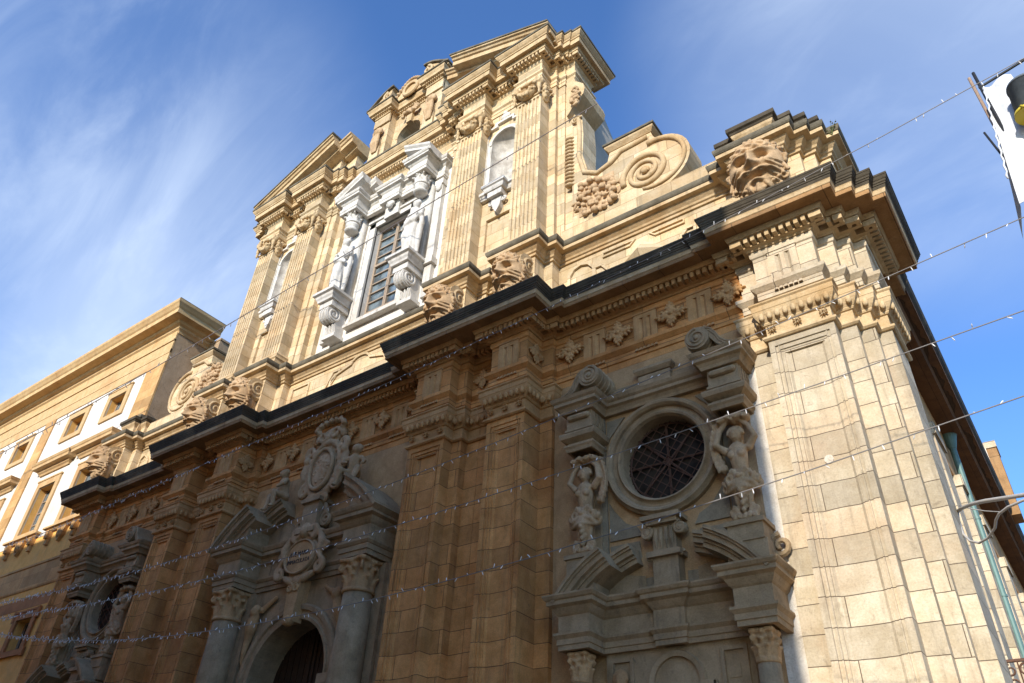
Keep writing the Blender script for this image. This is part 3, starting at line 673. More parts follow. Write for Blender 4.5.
# sunk and raised panels on the attic
def frame_loop(m, pts, w, y, d):
    """raised moulding following a closed outline on a wall face"""
    P = [Vector(p) for p in pts]; n = len(P); ins = []; out_ = []
    for i in range(n):
        a = (P[i]-P[i-1]).normalized(); b = (P[(i+1)%n]-P[i]).normalized(); q = Vector((-a.y-b.y, a.x+b.x))
        q = q/max(q.length_squared, .35)*2*(w/2); ins.append(P[i]+q); out_.append(P[i]-q)
    vs = [(v.x, yy, v.y) for L_, yy in ((out_, y+.02), (out_, y-d), (ins, y-d), (ins, y+.02)) for v in L_]
    m.add(vs, [(k*n+i, k*n+(i+1)%n, (k+1)*n+(i+1)%n, (k+1)*n+i) for k in range(3) for i in range(n)])
rel = []
for s in (-1, 1):
    m = MB(); y = .25
    frame_loop(m, [(7.62,13.2),(8.35,13.2),(8.35,14.35),(8.2,14.55),(7.98,14.62),(7.76,14.55),(7.62,14.35)], .08, y, .07)
    # lozenge boss
    c = (9.72, 14.05); q = .62; hh = .52
    m.add([(c[0]-q, y, c[1]),(c[0], y, c[1]+hh),(c[0]+q, y, c[1]),(c[0], y, c[1]-hh),(c[0], y-.35, c[1])], [(0,1,4),(1,2,4),(2,3,4),(3,0,4)])
    for sg in (-1, 1):
        frame_loop(m, [(9.72+sg*.22,14.68),(9.72+sg*1.1,14.68),(9.72+sg*1.1,14.55),(9.72+sg*.35,14.55)], .03, y, .05)
        frame_loop(m, [(9.72+sg*.95,14.05),(9.72+sg*1.15,14.32),(9.72+sg*1.35,14.32),(9.72+sg*1.35,13.3),(9.72+sg*.55,13.3)], .07, y, .06)
    frame_loop(m, [(11.35,13.2),(11.95,13.2),(11.95,14.4),(11.75,14.55),(11.5,14.4),(11.35,14.2)], .07, y, .06)
    if s < 0: m.mirror()
    part('attic_relief', m, 'up', CH)
m = MB(); y = .25
for s in (-1, 1):
    frame_loop(m, [(s*2.35,13.2),(s*3.15,13.2),(s*3.15,14.6),(s*2.35,14.6)], .06, y, .05)
    for k in range(10):                                   # lobed centre panel
        pass
qf = []
for k in range(4):
    a0 = k*pi/2
    for i in range(9):
        a = a0-pi*.42+pi*.84*i/8; qf.append((cos(a0)*.62*1.35+cos(a)*.42, 14.18+sin(a0)*.36+sin(a)*.30))
frame_loop(m, qf, .07, y, .06); frame_loop(m, [(-1.9,13.15),(-1.2,14.6),(-.9,14.6)], .04, y, .05); frame_loop(m, [(1.9,13.15),(1.2,14.6),(.9,14.6)], .04, y, .05)
part('attic_relief', m, 'up', CH)
# carved heads on scroll brackets
def bracket_scroll(w=.84, r_=.40):
    m = MB(); n = 22
    pts = [(-r_*cos(2*pi*i/n), r_*sin(2*pi*i/n)) for i in range(n)]
    def xp(poly, x0, x1):
        k = len(poly); m.add([(x0,a,b) for a,b in poly]+[(x1,a,b) for a,b in poly], [tuple(range(k)), tuple(range(2*k-1,k-1,-1))]+[(i,(i+1)%k,(i+1)%k+k,i+k) for i in range(k)])
    xp(pts, -w/2, w/2); xp([(-.12,-.2),(.4,.1),(.4,-1.35),(.18,-1.35),(.16,-.9),(.0,-.6)], -w/2+.05, w/2-.05)
    for sg in (-1, 1): m.spiral((sg*w/2, 0, 0), r_*.9, .04, 2.2, .05, .035, a0=pi, sgn=1, plane='yz', n=48)
    return m
bs = bracket_scroll().mesh('scroll_bracket', MT['uptrim'])
# reuse three head meshes
heads = []
for v in range(3):
    a, b = orn_mascaron(v*1.7); heads.append((carve(b, 'carve', 'hair', .02, 1), a.mesh('face', MT['carve'], True)))
hx = [(4.24,-.5),(6.53,-.5),(12.91,-.33)]
for s in (-1, 1):
    for i, (x, y) in enumerate(hx):
        hm, fm = heads[(i+(s > 0)) % 3]
        if s > 0 and i == 2: hm, fm = heads[0]
        br = obj('scroll_bracket', bs, CH, (s*x, y-.12, 14.38))
        ho = obj('carved_head', fm, br, (0, -.22, -.32)); ho.scale = (.76, .95, .78)
        if s > 0 and i == 2: ho.scale = (.98, 1.0, .86)
        ho.rotation_euler = (.30, 0, 0)
        hh = obj('curled_hair', hm, br, (0, -.22, -.32)); hh.scale = ho.scale; hh.rotation_euler = (.30, 0, 0)
# corner attic cap
CP = [(12.1,.25),(12.1,-.0),(12.5,-.0),(12.5,-.25),(13.30,-.25),(13.30,.02),(13.58,.02),(13.58,.24),(13.84,.24),(13.84,.5),(14.05,.5),(14.05,1.6)]
for s in (-1, 1):
    path = CP if s > 0 else [(-12.9,.8)]+mir(CP[:5])[1:] if False else (CP if s > 0 else [(-13.30,.8),(-13.30,-.25),(-12.5,-.25),(-12.5,0),(-12.1,0),(-12.1,.25)])
    zt = 1.0 if s > 0 else .95
    c = part('corner_block', MB().prism(path+([(12.1,1.9)] if s < 0 and False else [(s*13.9 if s>0 else -13.3, 1.7), (s*12.1, 1.7)]), 15.38, 15.9), 'up', CH)
    part('flared_cap', MB().sweep([(-.1,15.78),(0,15.78),(.02,15.84),(.08,15.92),(.10,15.98),(-.1,16.0)], path), 'uptrim', c)
    part('weathered_cap', MB().sweep([(-.3,16.0),(.10,16.0),(.12,16.05),(.17,16.08),(.17,16.2),(-.1,16.28)], path), 'crust', c)
# low end block next to the left volute
c = part('end_block', MB().box(-13.2, -12.4, -.15, .5, 15.4, 16.2), 'uptrim', CH); part('weathered_cap', MB().box(-13.3, -12.3, -.25, .6, 16.2, 16.34), 'ledge', c)

# ------------------------------------------------------------------ upper storey
RU = [(0,.45),(2.75,.45),(2.75,.28),(3.05,.28),(3.05,.08),(3.34,.08),(3.34,.02),(3.64,.02),(3.64,-.4),(4.6,-.4),(4.6,0),(6.0,0),(6.0,-.4),(6.95,-.4),(6.95,.08),(7.2,.08),(7.2,.22),(7.45,.22),(7.45,.28),(7.78,.28),(7.78,1.33),(7.6,1.33)]
UP = mir(RU)[:-1]+RU[1:]
def flutes(x0, x1, y, z0, z1, back):
    w = x1-x0; n = 6; m = MB(); pts = [(x0, y)]
    e = .06; p = (w-2*e)/n
    for k in range(n):
        c = x0+e+p*(k+.5); r_ = p*.34
        pts += [(c-r_, y)]+[(c-r_*cos(pi*i/5), y+r_*1.25*sin(pi*i/5)**.7) for i in range(1, 5)]+[(c+r_, y)]
    pts += [(x1, y), (x1, back), (x0, back)]
    m.prism(pts, z0, z1-.12); m.prism([(x0,y),(x1,y),(x1,back),(x0,back)], z1-.12, z1); m.prism([(x0,y),(x1,y),(x1,back),(x0,back)], z0-.1, z0)
    return m
gar = carve(orn_garland(.5), 'uptrim', 'garland', .017, 1)
def side_garland():
    m = MB(); rnd = random.Random(9)
    for i in range(26):
        t = rnd.random(); m.ell((-.05-.06*rnd.random(), -.3+.45*rnd.random()*(1-.3*t), .15-.62*t), rnd.uniform(.05, .085), None, 1)
    m.ell((-.0, -.1, -.2), (.07, .2, .35)); return m
sg_ = carve(side_garland(), 'uptrim', 'side_garland', .02, 1)
for s in (-1, 1):
    for x0, x1 in ((3.64,4.6),(6.0,6.95)):
        a, b = (x0, x1) if s > 0 else (-x1, -x0); c = (a+b)/2
        p = part('fluted_pilaster', flutes(a, b, -.4, 16.0, 22.0, .4), 'up', CH)
        pp = [(a,.2),(a,-.4),(b,-.4),(b,.2)]
        part('base', MB().sweep([(-.02,15.38),(.10,15.38),(.10,15.62),(.14,15.66),(.12,15.72),(.07,15.75),(.07,15.80),(.09,15.85),(.04,15.92),(.02,15.97),(-.02,16.0)], pp), 'uptrim', p)
        k = part('capital', MB().sweep([(-.02,21.96),(.04,21.97),(.04,22.03),(0,22.05),(0,22.45),(.05,22.52),(.09,22.56),(.09,22.66),(-.02,22.68)], pp), 'uptrim', p)
        go = obj('garland', gar, p, (c, -.44, 22.33)); go.scale = (1.0, 1.1, 1.1)
        so_ = obj('side_garland', sg_, p, (b+.03, -.1, 22.25), 0); so_.scale = (-1, 1, 1)
# walls of the upper storey
def arch_hole(cx, z0, zs, r_): return archpts(cx, z0, zs, r_)
w = MB()
w.join(plate((-2.75, 2.75, 15.3, 23.0), [[(-.87,16.68),(.87,16.68),(.87,20.98),(-.87,20.98)]], .45, .42))
part('window_wall', w, 'white', CH)
w = MB(); w.box(-7.77, 7.77, .95, 1.33, 15, 23.6); yz = [(1.34,13),(1.34,23.75),(2.2,23.55),(3.2,22.6),(9,19.5),(9,13)]
w.add([(x, y, z) for x in (-7.62, 7.62) for y, z in yz], [(0,1,2,3,4,5),(11,10,9,8,7,6)]+[(i,(i+1)%6,(i+1)%6+6,i+6) for i in range(6)]); part('upper_body', w, 'rear', CH)
for s in (-1, 1):
    pl = [p for p in RU[1:7]]; pl = pl+[(3.639,.02),(3.639,.9),(2.75,.9)]
    if s < 0: pl = [(-x, y) for x, y in reversed(pl)]
    part('wall_strip', MB().prism(pl, 15.3, 22.7), 'up', CH)
    pl = [(6.951,.08)]+RU[15:21]+[(6.951,1.33)]
    if s < 0: pl = [(-x, y) for x, y in reversed(pl)]
    part('wall_strip', MB().prism(pl, 15.3, 22.7), 'up', CH)
    n = plate((4.6, 6.0, 15.3, 22.7), [archpts(5.28, 18.98, 21.25, .50), [(4.80,16.5),(5.76,16.5),(5.76,17.80),(4.80,17.80)]], 0, .12)
    if s < 0: n.mirror()
    pan = part('panel_wall', n, 'up', CH)
    b = MB(); b.box(4.75, 5.8, .09, .13, 16.4, 18.1)
    if s < 0: b.mirror()
    part('sunk_panel', b, 'up', pan)
    # niche: half cylinder with half dome
    m = MB(); n_ = 16; r_ = .50
    vs = []; fs = []
    for i in range(n_+1):
        a = pi*i/n_
        for z in (18.98, 21.25): vs.append((5.28+r_*cos(a), r_*.85*sin(a)+.001, z))
    fs = [(2*i, 2*i+1, 2*i+3, 2*i+2) for i in range(n_)]; m.add(vs, fs); m.add([vs[2*i] for i in range(n_+1)], [tuple(range(n_+1))])
    vs = []; q = 8
    for j in range(q+1):
        b_ = pi/2*j/q
        for i in range(n_+1):
            a = pi*i/n_; vs.append((5.28+r_*cos(a)*cos(b_), r_*.85*sin(a)*cos(b_)+.001, 21.25+r_*sin(b_)))
    m.add(vs, [(j*(n_+1)+i, j*(n_+1)+i+1, (j+1)*(n_+1)+i+1, (j+1)*(n_+1)+i) for j in range(q) for i in range(n_)])
    if s < 0: m.mirror()
    ni = part('niche', m, 'niche', CH, True)
    m = MB(); m.ring(5.28, 21.25, [(.50,0),(.50,-.06),(.58,-.06),(.60,-.03),(.66,-.03),(.66,0)], 24, 0, pi)
    for sg in (-1, 1): m.box(5.28+sg*.50, 5.28+sg*.66, -.03, 0, 18.9, 21.25)
    m.box(4.66, 5.9, -.02, 0.0, 19.0, 22.5) if False else None
    for sg in (-1, 1): m.slab([(5.28+sg*.66,19.1),(5.28+sg*.70,19.1),(5.28+sg*.70,22.2),(5.28+sg*.66,22.2)], -.06, 0)
    m.slab([(4.62,22.0),(5.0,22.0),(5.0,22.15),(5.6,22.15),(5.6,22.0),(5.94,22.0),(5.94,22.08),(5.66,22.08),(5.66,22.25),(4.9,22.25),(4.9,22.08),(4.62,22.08)], -.10, 0)
    m.ell((5.28, -.04, 22.42), (.2, .08, .16)); m.ell((5.28, -.06, 22.55), (.09, .08, .1))
    if s < 0: m.mirror()
    part('niche_frame', m, 'whitet', ni)
    m = MB(); pth = [(4.62,0),(4.62,-.12),(4.95,-.12),(4.95,-.34),(5.61,-.34),(5.61,-.12),(5.98,-.12),(5.98,0)]
    m.sweep([(-.1,18.60),(0,18.60),(.03,18.66),(.05,18.73),(.10,18.76),(.10,18.86),(-.1,18.90)], pth)
    m.box(5.02, 5.54, -.30, 0, 18.38, 18.62); m.slab([(5.08,18.40),(5.48,18.40),(5.40,17.98),(5.28,17.78),(5.16,17.98)], -.18, 0)
    for sg in (-1, 1): m.spiral((5.28+sg*.24, -.12, 18.28), .12, .02, 1.5, .045, .03, a0=pi/2, sgn=sg, n=20)
    if s < 0: m.mirror()
    part('niche_sill', m, 'whitet', ni)
# upper entablature
UE = part('upper_entablature', MB().sweep([(-.05,22.69),(.03,22.69),(.03,22.84),(.05,22.86),(.05,22.97),(.11,23.02),(.11,23.08),(0,23.10),(0,23.58),(.04,23.62),(.07,23.68),(-.05,23.70)], UP), 'up', CH)
part('dentil_cornice', MB().sweep([(-.05,23.70),(.08,23.70),(.09,23.71),(.14,23.72),(.14,23.86),(.31,23.865),(.32,23.94),(.34,23.99),(-.05,24.0)], UP).join(dentils(UP[1:-1], .13, .29, 23.72, 23.855, .14, .075)), 'uptrim', UE)
UCOR = part('upper_cornice', MB().sweep([(-.2,24.0),(.42,24.0),(.42,23.985),(.47,23.985),(.47,24.20),(.50,24.21),(.50,24.26),(.54,24.30),(.59,24.38),(.60,24.42),(-.2,24.44)], UP), 'uptrim', CH)
part('weathered_cymatium', MB().sweep([(-.2,24.442),(.60,24.442),(.62,24.45),(.62,24.53),(-.2,24.60)], UP), 'ledge', UCOR)
# broken pediment, each half rising towards the centre
def rake(x_out, z_out, x_in, z_in, yf, yb, off=0):
    m = MB(); d = []
    prof = [(.0,-.52),(.12,-.50),(.12,-.40),(.02+.18,-.38),(.42,-.36),(.42,-.14),(.48,-.12),(.52,-.04),(.58,-.02),(.60,.04)]     # (out, up)
    vs = []
    for x, z in ((x_out, z_out), (x_in, z_in)):
        vs += [(x, yf-o, z+h) for o, h in prof]+[(x, yb, z+.10), (x, yb, z-.52)]
    k = len(prof)+2; m.add(vs, [(i, (i+1)%k, (i+1)%k+k, i+k) for i in range(k)]+[tuple(range(k)), tuple(range(2*k-1,k-1,-1))]); return m
def rake_dentils(x_out, z_out, x_in, z_in, yf):
    m = MB(); n = int(abs(x_out-x_in)/.125); sl = (z_in-z_out)/(x_in-x_out)
    for i in range(n):
        x = x_out+(x_in-x_out)*(i+.5)/n; z = z_out+(z_in-z_out)*(i+.5)/n
        m.add([(x+a*.035, y, z+b+a*.035*sl) for y in (yf-.2, yf-.08) for a, b in ((-1,-.50),(1,-.50),(1,-.36),(-1,-.36))], [(0,1,2,3),(7,6,5,4),(0,4,5,1),(1,5,6,2),(2,6,7,3),(3,7,4,0)])
    return m
for s in (-1, 1):
    m = rake(7.55, 24.60, 3.18, 26.46, -.42, .5)
    P1 = m; cap = MB()
    cap.add([(7.55,-1.05,24.64),(3.14,-1.05,26.52),(3.14,.5,26.54),(7.55,.5,24.68),(7.55,-1.05,24.71),(3.14,-1.05,26.60),(3.14,.5,26.64),(7.55,.5,24.76)], [(0,1,2,3),(7,6,5,4),(0,4,5,1),(1,5,6,2),(2,6,7,3),(3,7,4,0)])
    tyy = MB().slab([(7.3,24.55),(3.35,24.55),(3.35,25.95),(7.3,24.58)], -.15, .4)
    r2 = rake(3.18, 26.34, 2.55, 26.60, -.02, .55); dd = rake_dentils(7.4, 24.60, 3.22, 26.46, -.30)
    t2 = MB().slab([(3.35,24.55),(2.75,24.55),(2.75,26.08),(3.35,25.9)], .12, .5)
    t2.slab([(7.3,24.5),(7.75,24.5),(7.75,25.15),(6.9,25.45),(6.0,25.7)], .45, 1.25)
    t3 = MB().box(6.1, 7.9, .35, 1.35, 24.5, 25.15); t3.box(6.9, 7.98, .2, 1.4, 25.15, 25.3); t3.box(7.1, 7.85, .35, 1.3, 25.3, 25.5); t3.box(5.6, 6.8, .6, 1.3, 25.0, 26.05); t3.box(5.5, 6.85, .5, 1.4, 26.05, 26.2)
    for q in (m, cap, tyy, r2, dd, t2, t3):
        if s < 0: q.mirror()
    pd = part('broken_pediment', tyy.join(t2), 'up', CH); part('raking_cornice', m.join(r2).join(dd), 'uptrim', pd); part('weathered_edge', cap, 'ledge', pd)
    part('blocking_course', t3, 'ledge' if False else 'uptrim', pd)
    # bracket with fruit beneath the side return, and its round cushion
    m = MB(); n = 26
    pts = [(8.24+.42*cos(2*pi*i/n), 21.8+.42*sin(2*pi*i/n)) for i in range(n)]
    m.slab([(7.60,22.7),(7.60,20.8),(7.72,20.95),(7.85,21.2),(8.05,21.36),(8.20,21.5),(8.26,21.75),(8.20,22.02),(8.05,22.2),(7.92,22.35),(7.85,22.7)], .08, 1.33)
    if s < 0: m.mirror()
    if s > 0:
        fb = part('side_bracket', m, 'uptrim', CH)
        m = MB(); rnd = random.Random(5)
        for i in range(34):
            a = rnd.random()*6.28; q = rnd.random()**.5; m.ell((s*(7.95+.17*q*cos(a)), .03-.08*rnd.random(), 21.45+.40*q*sin(a)), rnd.uniform(.04, .08), None, 1)
        m.ell((s*7.95, .08, 21.45), (.18, .08, .38))
        obj('fruit_cluster', carve(m, 'carve', 'fruit_cluster', .02, 0), fb)

# central window with its white surround
fr = MB()
for a, b in ((-1.15,-.87),(.87,1.15)): fr.box(a, b, .37, .5, 16.5, 21.2)
fr.box(-1.15, 1.15, .37, .5, 20.98, 21.22); fr.box(-1.22, 1.22, .31, .5, 21.22, 21.32); fr.box(-1.15, 1.15, .33, .5, 16.52, 16.68); fr.box(-1.3, 1.3, .22, .5, 16.40, 16.52)
for s in (-1, 1): fr.box(s*1.15, s*1.24, .34, .5, 16.5, 21.1)
fr.box(-.35, .35, .25, .5, 21.0, 21.6); fr.box(-.42, .42, .2, .5, 21.6, 21.72)
WN = part('window', fr, 'whitet', CH)
m = MB(); yy = .72
m.box(-.87,.87,yy+.03,yy+.05,16.68,20.98); part('pane', m, 'glass', WN)
m = MB()
for x in (-.84, -.03, .03, .84): m.box(x-.035, x+.035, yy-.05, yy+.03, 16.68, 20.98)
for z in [16.72+i*(4.22/10) for i in range(11)]: m.box(-.86, .86, yy-.03, yy+.03, z-.022, z+.022)
m.box(-.86, .86, yy-.06, yy+.03, 19.2, 19.3)
part('casement', m, 'frame', WN)
m = MB(); m.box(-.87, -.865, .45, .86, 16.68, 20.98)
orn = MB()
for k in range(22):
    rnd = random.Random(k); orn.ell((rnd.uniform(-.75, .75), .26-rnd.random()*.05, 21.95+.35*(1-abs(rnd.uniform(-1, 1)))*rnd.random()), (rnd.uniform(.07, .14), .06, rnd.uniform(.05, .1)), rotm('Y', rnd.uniform(0, 180)), 1)
orn.box(-1.1, 1.1, .28, .5, 21.75, 22.0)
obj('carved_crest', carve(orn, 'whitet', 'carved_crest', .028, 1), WN)
m = MB(); m.ell((0, .12, 21.42), (.13, .12, .17)); m.ell((0, .0, 21.40), (.035, .04, .04), None, 1)
for k in range(7): a = pi*k/6; m.ell((cos(a)*.15, .14, 21.46+sin(a)*.13), (.07, .08, .07), None, 1)
obj('cherub_head', carve(m, 'whitet', 'cherub_head', .025, 1), WN)
wpth = [(-2.75,.45),(-2.75,.3),(-2.3,.3),(-2.15,.3),(-2.15,-.42),(-1.28,-.42),(-1.28,.2),(-.45,.2),(-.45,.05),(.45,.05),(.45,.2),(1.28,.2),(1.28,-.42),(2.15,-.42),(2.15,.3),(2.75,.3)]
wpth = [(-2.45,.45),(-2.45,.25),(-2.12,.25),(-2.12,-.35),(-1.30,-.35),(-1.30,.22),(-.45,.22),(-.45,.05),(.45,.05),(.45,.22),(1.30,.22),(1.30,-.35),(2.12,-.35),(2.12,.25),(2.45,.25),(2.45,.45)]
part('window_cornice', MB().sweep([(-.1,21.62),(.03,21.62),(.03,21.74),(.05,21.76),(.05,21.88),(0,21.89),(0,22.10),(.04,22.14),(.08,22.20),(.17,22.22),(.17,22.30),(.20,22.32),(.23,22.38),(.23,22.42),(-.1,22.44)], wpth), 'whitet', CH)
st = carve(orn_statue(), 'whitet', 'statue', .032, 2)
cap2 = carve(capital_corinthian(.26, .52), 'whitet', 'small_capital', .024, 1)
for s in (-1, 1):
    # small half pediments over the figures
    m = MB()
    for (dy, dz, yb) in ((0, 0, .3),):
        pass
    m.slab([(2.10,22.42),(1.30,22.42),(1.30,22.78)], -.36, .35)
    k = [(.0,-.26),(.10,-.22),(.20,-.20),(.20,-.10),(.26,-.02),(.28,.06)]
    vs = []
    for x, z in ((2.40, 22.48), (1.06, 23.16)): vs += [(x, -.35-o, z+h) for o, h in k]+[(x, .4, z+.06), (x, .4, z-.26)]
    n = len(k)+2; m.add(vs, [(i,(i+1)%n,(i+1)%n+n,i+n) for i in range(n)]+[tuple(range(n)), tuple(range(2*n-1,n-1,-1))])
    vs = []
    for x, z in ((1.10, 23.0), (.80, 23.14)): vs += [(x, .1-o, z+h) for o, h in k]+[(x, .45, z+.06), (x, .45, z-.26)]
    m.add(vs, [(i,(i+1)%n,(i+1)%n+n,i+n) for i in range(n)]+[tuple(range(n)), tuple(range(2*n-1,n-1,-1))])
    if s < 0: m.mirror()
    part('small_pediment', m, 'whitet', CH)
    # figure column: bracket, statue, capital
    m = MB()
    m.sweep([(-.1,17.34),(0,17.34),(.02,17.42),(.06,17.48),(.08,17.56),(.16,17.60),(.16,17.70),(-.1,17.73)], [(s*1.7-.36,.4),(s*1.7-.36,-.42),(s*1.7+.36,-.42),(s*1.7+.36,.4)])
    m.prism([(s*1.7-.31,.4),(s*1.7-.31,-.33),(s*1.7+.31,-.33),(s*1.7+.31,.4)], 17.1, 17.73)
    br = part('figure_bracket', m, 'whitet', CH)
    m = MB(); n = 20; yc, zc_, rr = -.08, 16.86, .28
    prof = [(yc-rr*sin(a), zc_+rr*cos(a)) for a in [pi*i/14*1.15 for i in range(15)]]
    prof = [(.45,17.14)]+prof+[(.02,16.50),(.12,16.28),(.10,16.16),(.45,16.16)]
    kk = len(prof); m.add([(s*1.7-.21,a,b) for a,b in prof]+[(s*1.7+.21,a,b) for a,b in prof], [tuple(range(kk)), tuple(range(2*kk-1,kk-1,-1))]+[(i,(i+1)%kk,(i+1)%kk+kk,i+kk) for i in range(kk)])
    for sg in (-1, 1): m.spiral((s*1.7+sg*.22, yc, zc_), .26, .03, 2, .045, .03, a0=pi/2, sgn=-1, plane='yz', n=40)
    for q in (-.14, 0, .14): m.tube([(s*1.7+q, a-.01, b) for a, b in prof[1:-2]], .035, 6)
    m.box(s*1.7-.3, s*1.7+.3, .02, .46, 16.04, 16.18)
    part('volute_console', m, 'whitet', br)
    so_ = obj('statue', st, CH, (s*1.7, -.06, 17.79)); so_.scale = (-.9 if s > 0 else .9, .95, 1.0)
    c = obj('small_capital', cap2, CH, (s*1.7, -.02, 21.22)); c.scale = (1.05, 1, 1)
    m = MB().lathe([(.15,0),(.24,.03),(.26,.10),(.20,.16),(.18,.22),(.26,.30),(.25,.36)], (s*1.7, -.03, 20.80), 20); m.box(s*1.7-.3, s*1.7+.3, .2, .45, 17.9, 21.7)
    part('turned_neck', m, 'whitet', CH, True)
    m = MB(); m.box(s*2.12, s*2.42, .28, .45, 16.2, 21.5); m.box(s*2.05, s*2.5, .18, .45, 17.5, 17.75); m.box(s*2.08, s*2.46, .22, .45, 21.2, 21.45); m.box(s*2.09, s*2.45, .2, .45, 21.55, 21.75)
    m.ell((s*2.27, .25, 21.1), (.14, .1, .22)); part('side_strip', m, 'whitet', CH)

# ------------------------------------------------------------------ crowning aedicule
w = plate((-1.45, 1.45, 24.55, 27.3), [archpts(0, 24.56, 25.75, .62)], .38, .5)
w.box(-1.45, 1.45, .40, .9, 27.3, 28.1)
CR = part('crown_gable', w, 'up', CH)
m = MB().ring(0, 25.75, [(.62,.38),(.62,.30),(.70,.28),(.74,.32),(.86,.30),(.90,.36),(.90,.38)], 30, 0, pi)
for s in (-1, 1): m.box(s*.62, s*.9, .31, .39, 24.5, 25.75)
m.box(-.14, .14, .18, .4, 26.3, 26.75)
part('arch_surround', m, 'uptrim', CR)
m = MB(); 
pth = [(-1.86,.9),(-1.86,-.06),(-.98,-.06),(-.98,.36),(.98,.36),(.98,-.06),(1.86,-.06),(1.86,.9)]
m.sweep([(-.3,27.42),(0,27.42),(.02,27.5),(.06,27.56),(.20,27.60),(.22,27.72),(.26,27.80),(.28,27.86),(-.3,27.90)], pth)
part('crown_cornice', m.join(dentils(pth, .02, .12, 27.5, 27.6, .11, .06)), 'uptrim', CR); part('weathered_edge', MB().sweep([(-.3,27.901),(.28,27.901),(.31,27.92),(.31,27.97),(-.3,28.0)], pth), 'ledge', CR)
for s in (-1, 1):
    m = MB(); m.box(s*1.0, s*1.88, .05, .9, 24.55, 27.45); m.box(s*1.0, s*1.88, -.02, .1, 26.9, 27.41)
    m.slab([(s*1.22,24.6),(s*1.66,24.6),(s*1.62,25.9),(s*1.26,25.9)], -.04, .1)
    # curved half gable above
    pts = [(s*2.22, 27.90)]+[(s*(2.22-1.35*t), 27.95+.80*sin(t*pi/2)**1.2) for t in [i/9 for i in range(10)]]+[(s*.98, 28.70), (s*1.0, 27.90)]
    m2 = MB().slab(pts, -.20, .6); cp_ = MB()
    cr_ = [(s*(2.27-1.42*t), 27.97+.82*sin(t*pi/2)**1.2) for t in [i/9 for i in range(10)]]
    cp_.slab(cr_+[(x, z+.09) for x, z in reversed(cr_)], -.30, .65)
    part('crown_pier', m, 'up', CR); gp_ = part('curved_gable_piece', m2, 'uptrim', CR); part('weathered_edge', cp_, 'ledge', gp_); m3 = MB(); m3.spiral((s*1.12, -.24, 28.32), .26, .04, 1.4, .07, .04, a0=pi/2, sgn=-s, n=26); part('gable_scroll', m3, 'uptrim', gp_, True)
    m = MB(); m.ell((s*1.44, -.12, 26.25), (.15, .14, .18)); m.ell((s*1.44, -.26, 26.23), (.03, .04, .04), None, 1)
    for k in range(9): a = pi*1.3*k/8-.4; m.ell((s*1.44+cos(a)*.2, -.08, 26.30+sin(a)*.2), (.09, .1, .09), None, 1)
    for k in (-1, 0, 1): m.limb([(s*1.44+k*.13, -.12, 26.05), (s*1.44+k*.15, -.14, 25.6), (s*1.44+k*.1, -.08, 25.1)], [.07, .09, .04], 7)
    obj('cherub_console', carve(m, 'carve', 'cherub_console', .028, 1), CR)
    m = MB(); m.spiral((s*2.55, .3, 24.95), .42, .05, 1.6, .12, .07, a0=-pi/2 if s > 0 else -pi/2, sgn=s, n=40, m=8); m.limb([(s*2.15, .3, 24.9), (s*1.95, .3, 25.6), (s*1.9, .3, 26.4)], [.14, .12, .08]); m.slab([(s*1.9,24.55),(s*2.9,24.55),(s*2.75,24.9),(s*2.1,25.3),(s*1.9,26.2)], .22, .5)
    part('crown_scroll', m, 'uptrim', CR)
m = MB()
pts = [(-.75,27.92)]+[(-.75+1.5*i/14, 28.2+.62*sin(pi*i/14)) for i in range(15)]+[(.75,27.92)]
m.slab(pts, .0, .55); m.ring(0, 28.25, [(.30,.0),(.30,-.08),(.42,-.10),(.46,-.05),(.46,.0)], 26)
part('curved_top_gable', m, 'uptrim', CR)
m = MB()
for i in range(15):
    a = pi*i/14; m.ell((-.82+1.64*i/14, -.02, 28.18+.66*sin(a)), (.10, .14, .09), None, 1)
rnd = random.Random(2)
for i in range(26): m.ell((rnd.uniform(-.42, .42), .22-rnd.random()*.1, rnd.uniform(26.75, 27.15)), rnd.uniform(.06, .12), None, 1)
obj('carved_crest', carve(m, 'carve', 'carved_crest', .03, 1), CR)

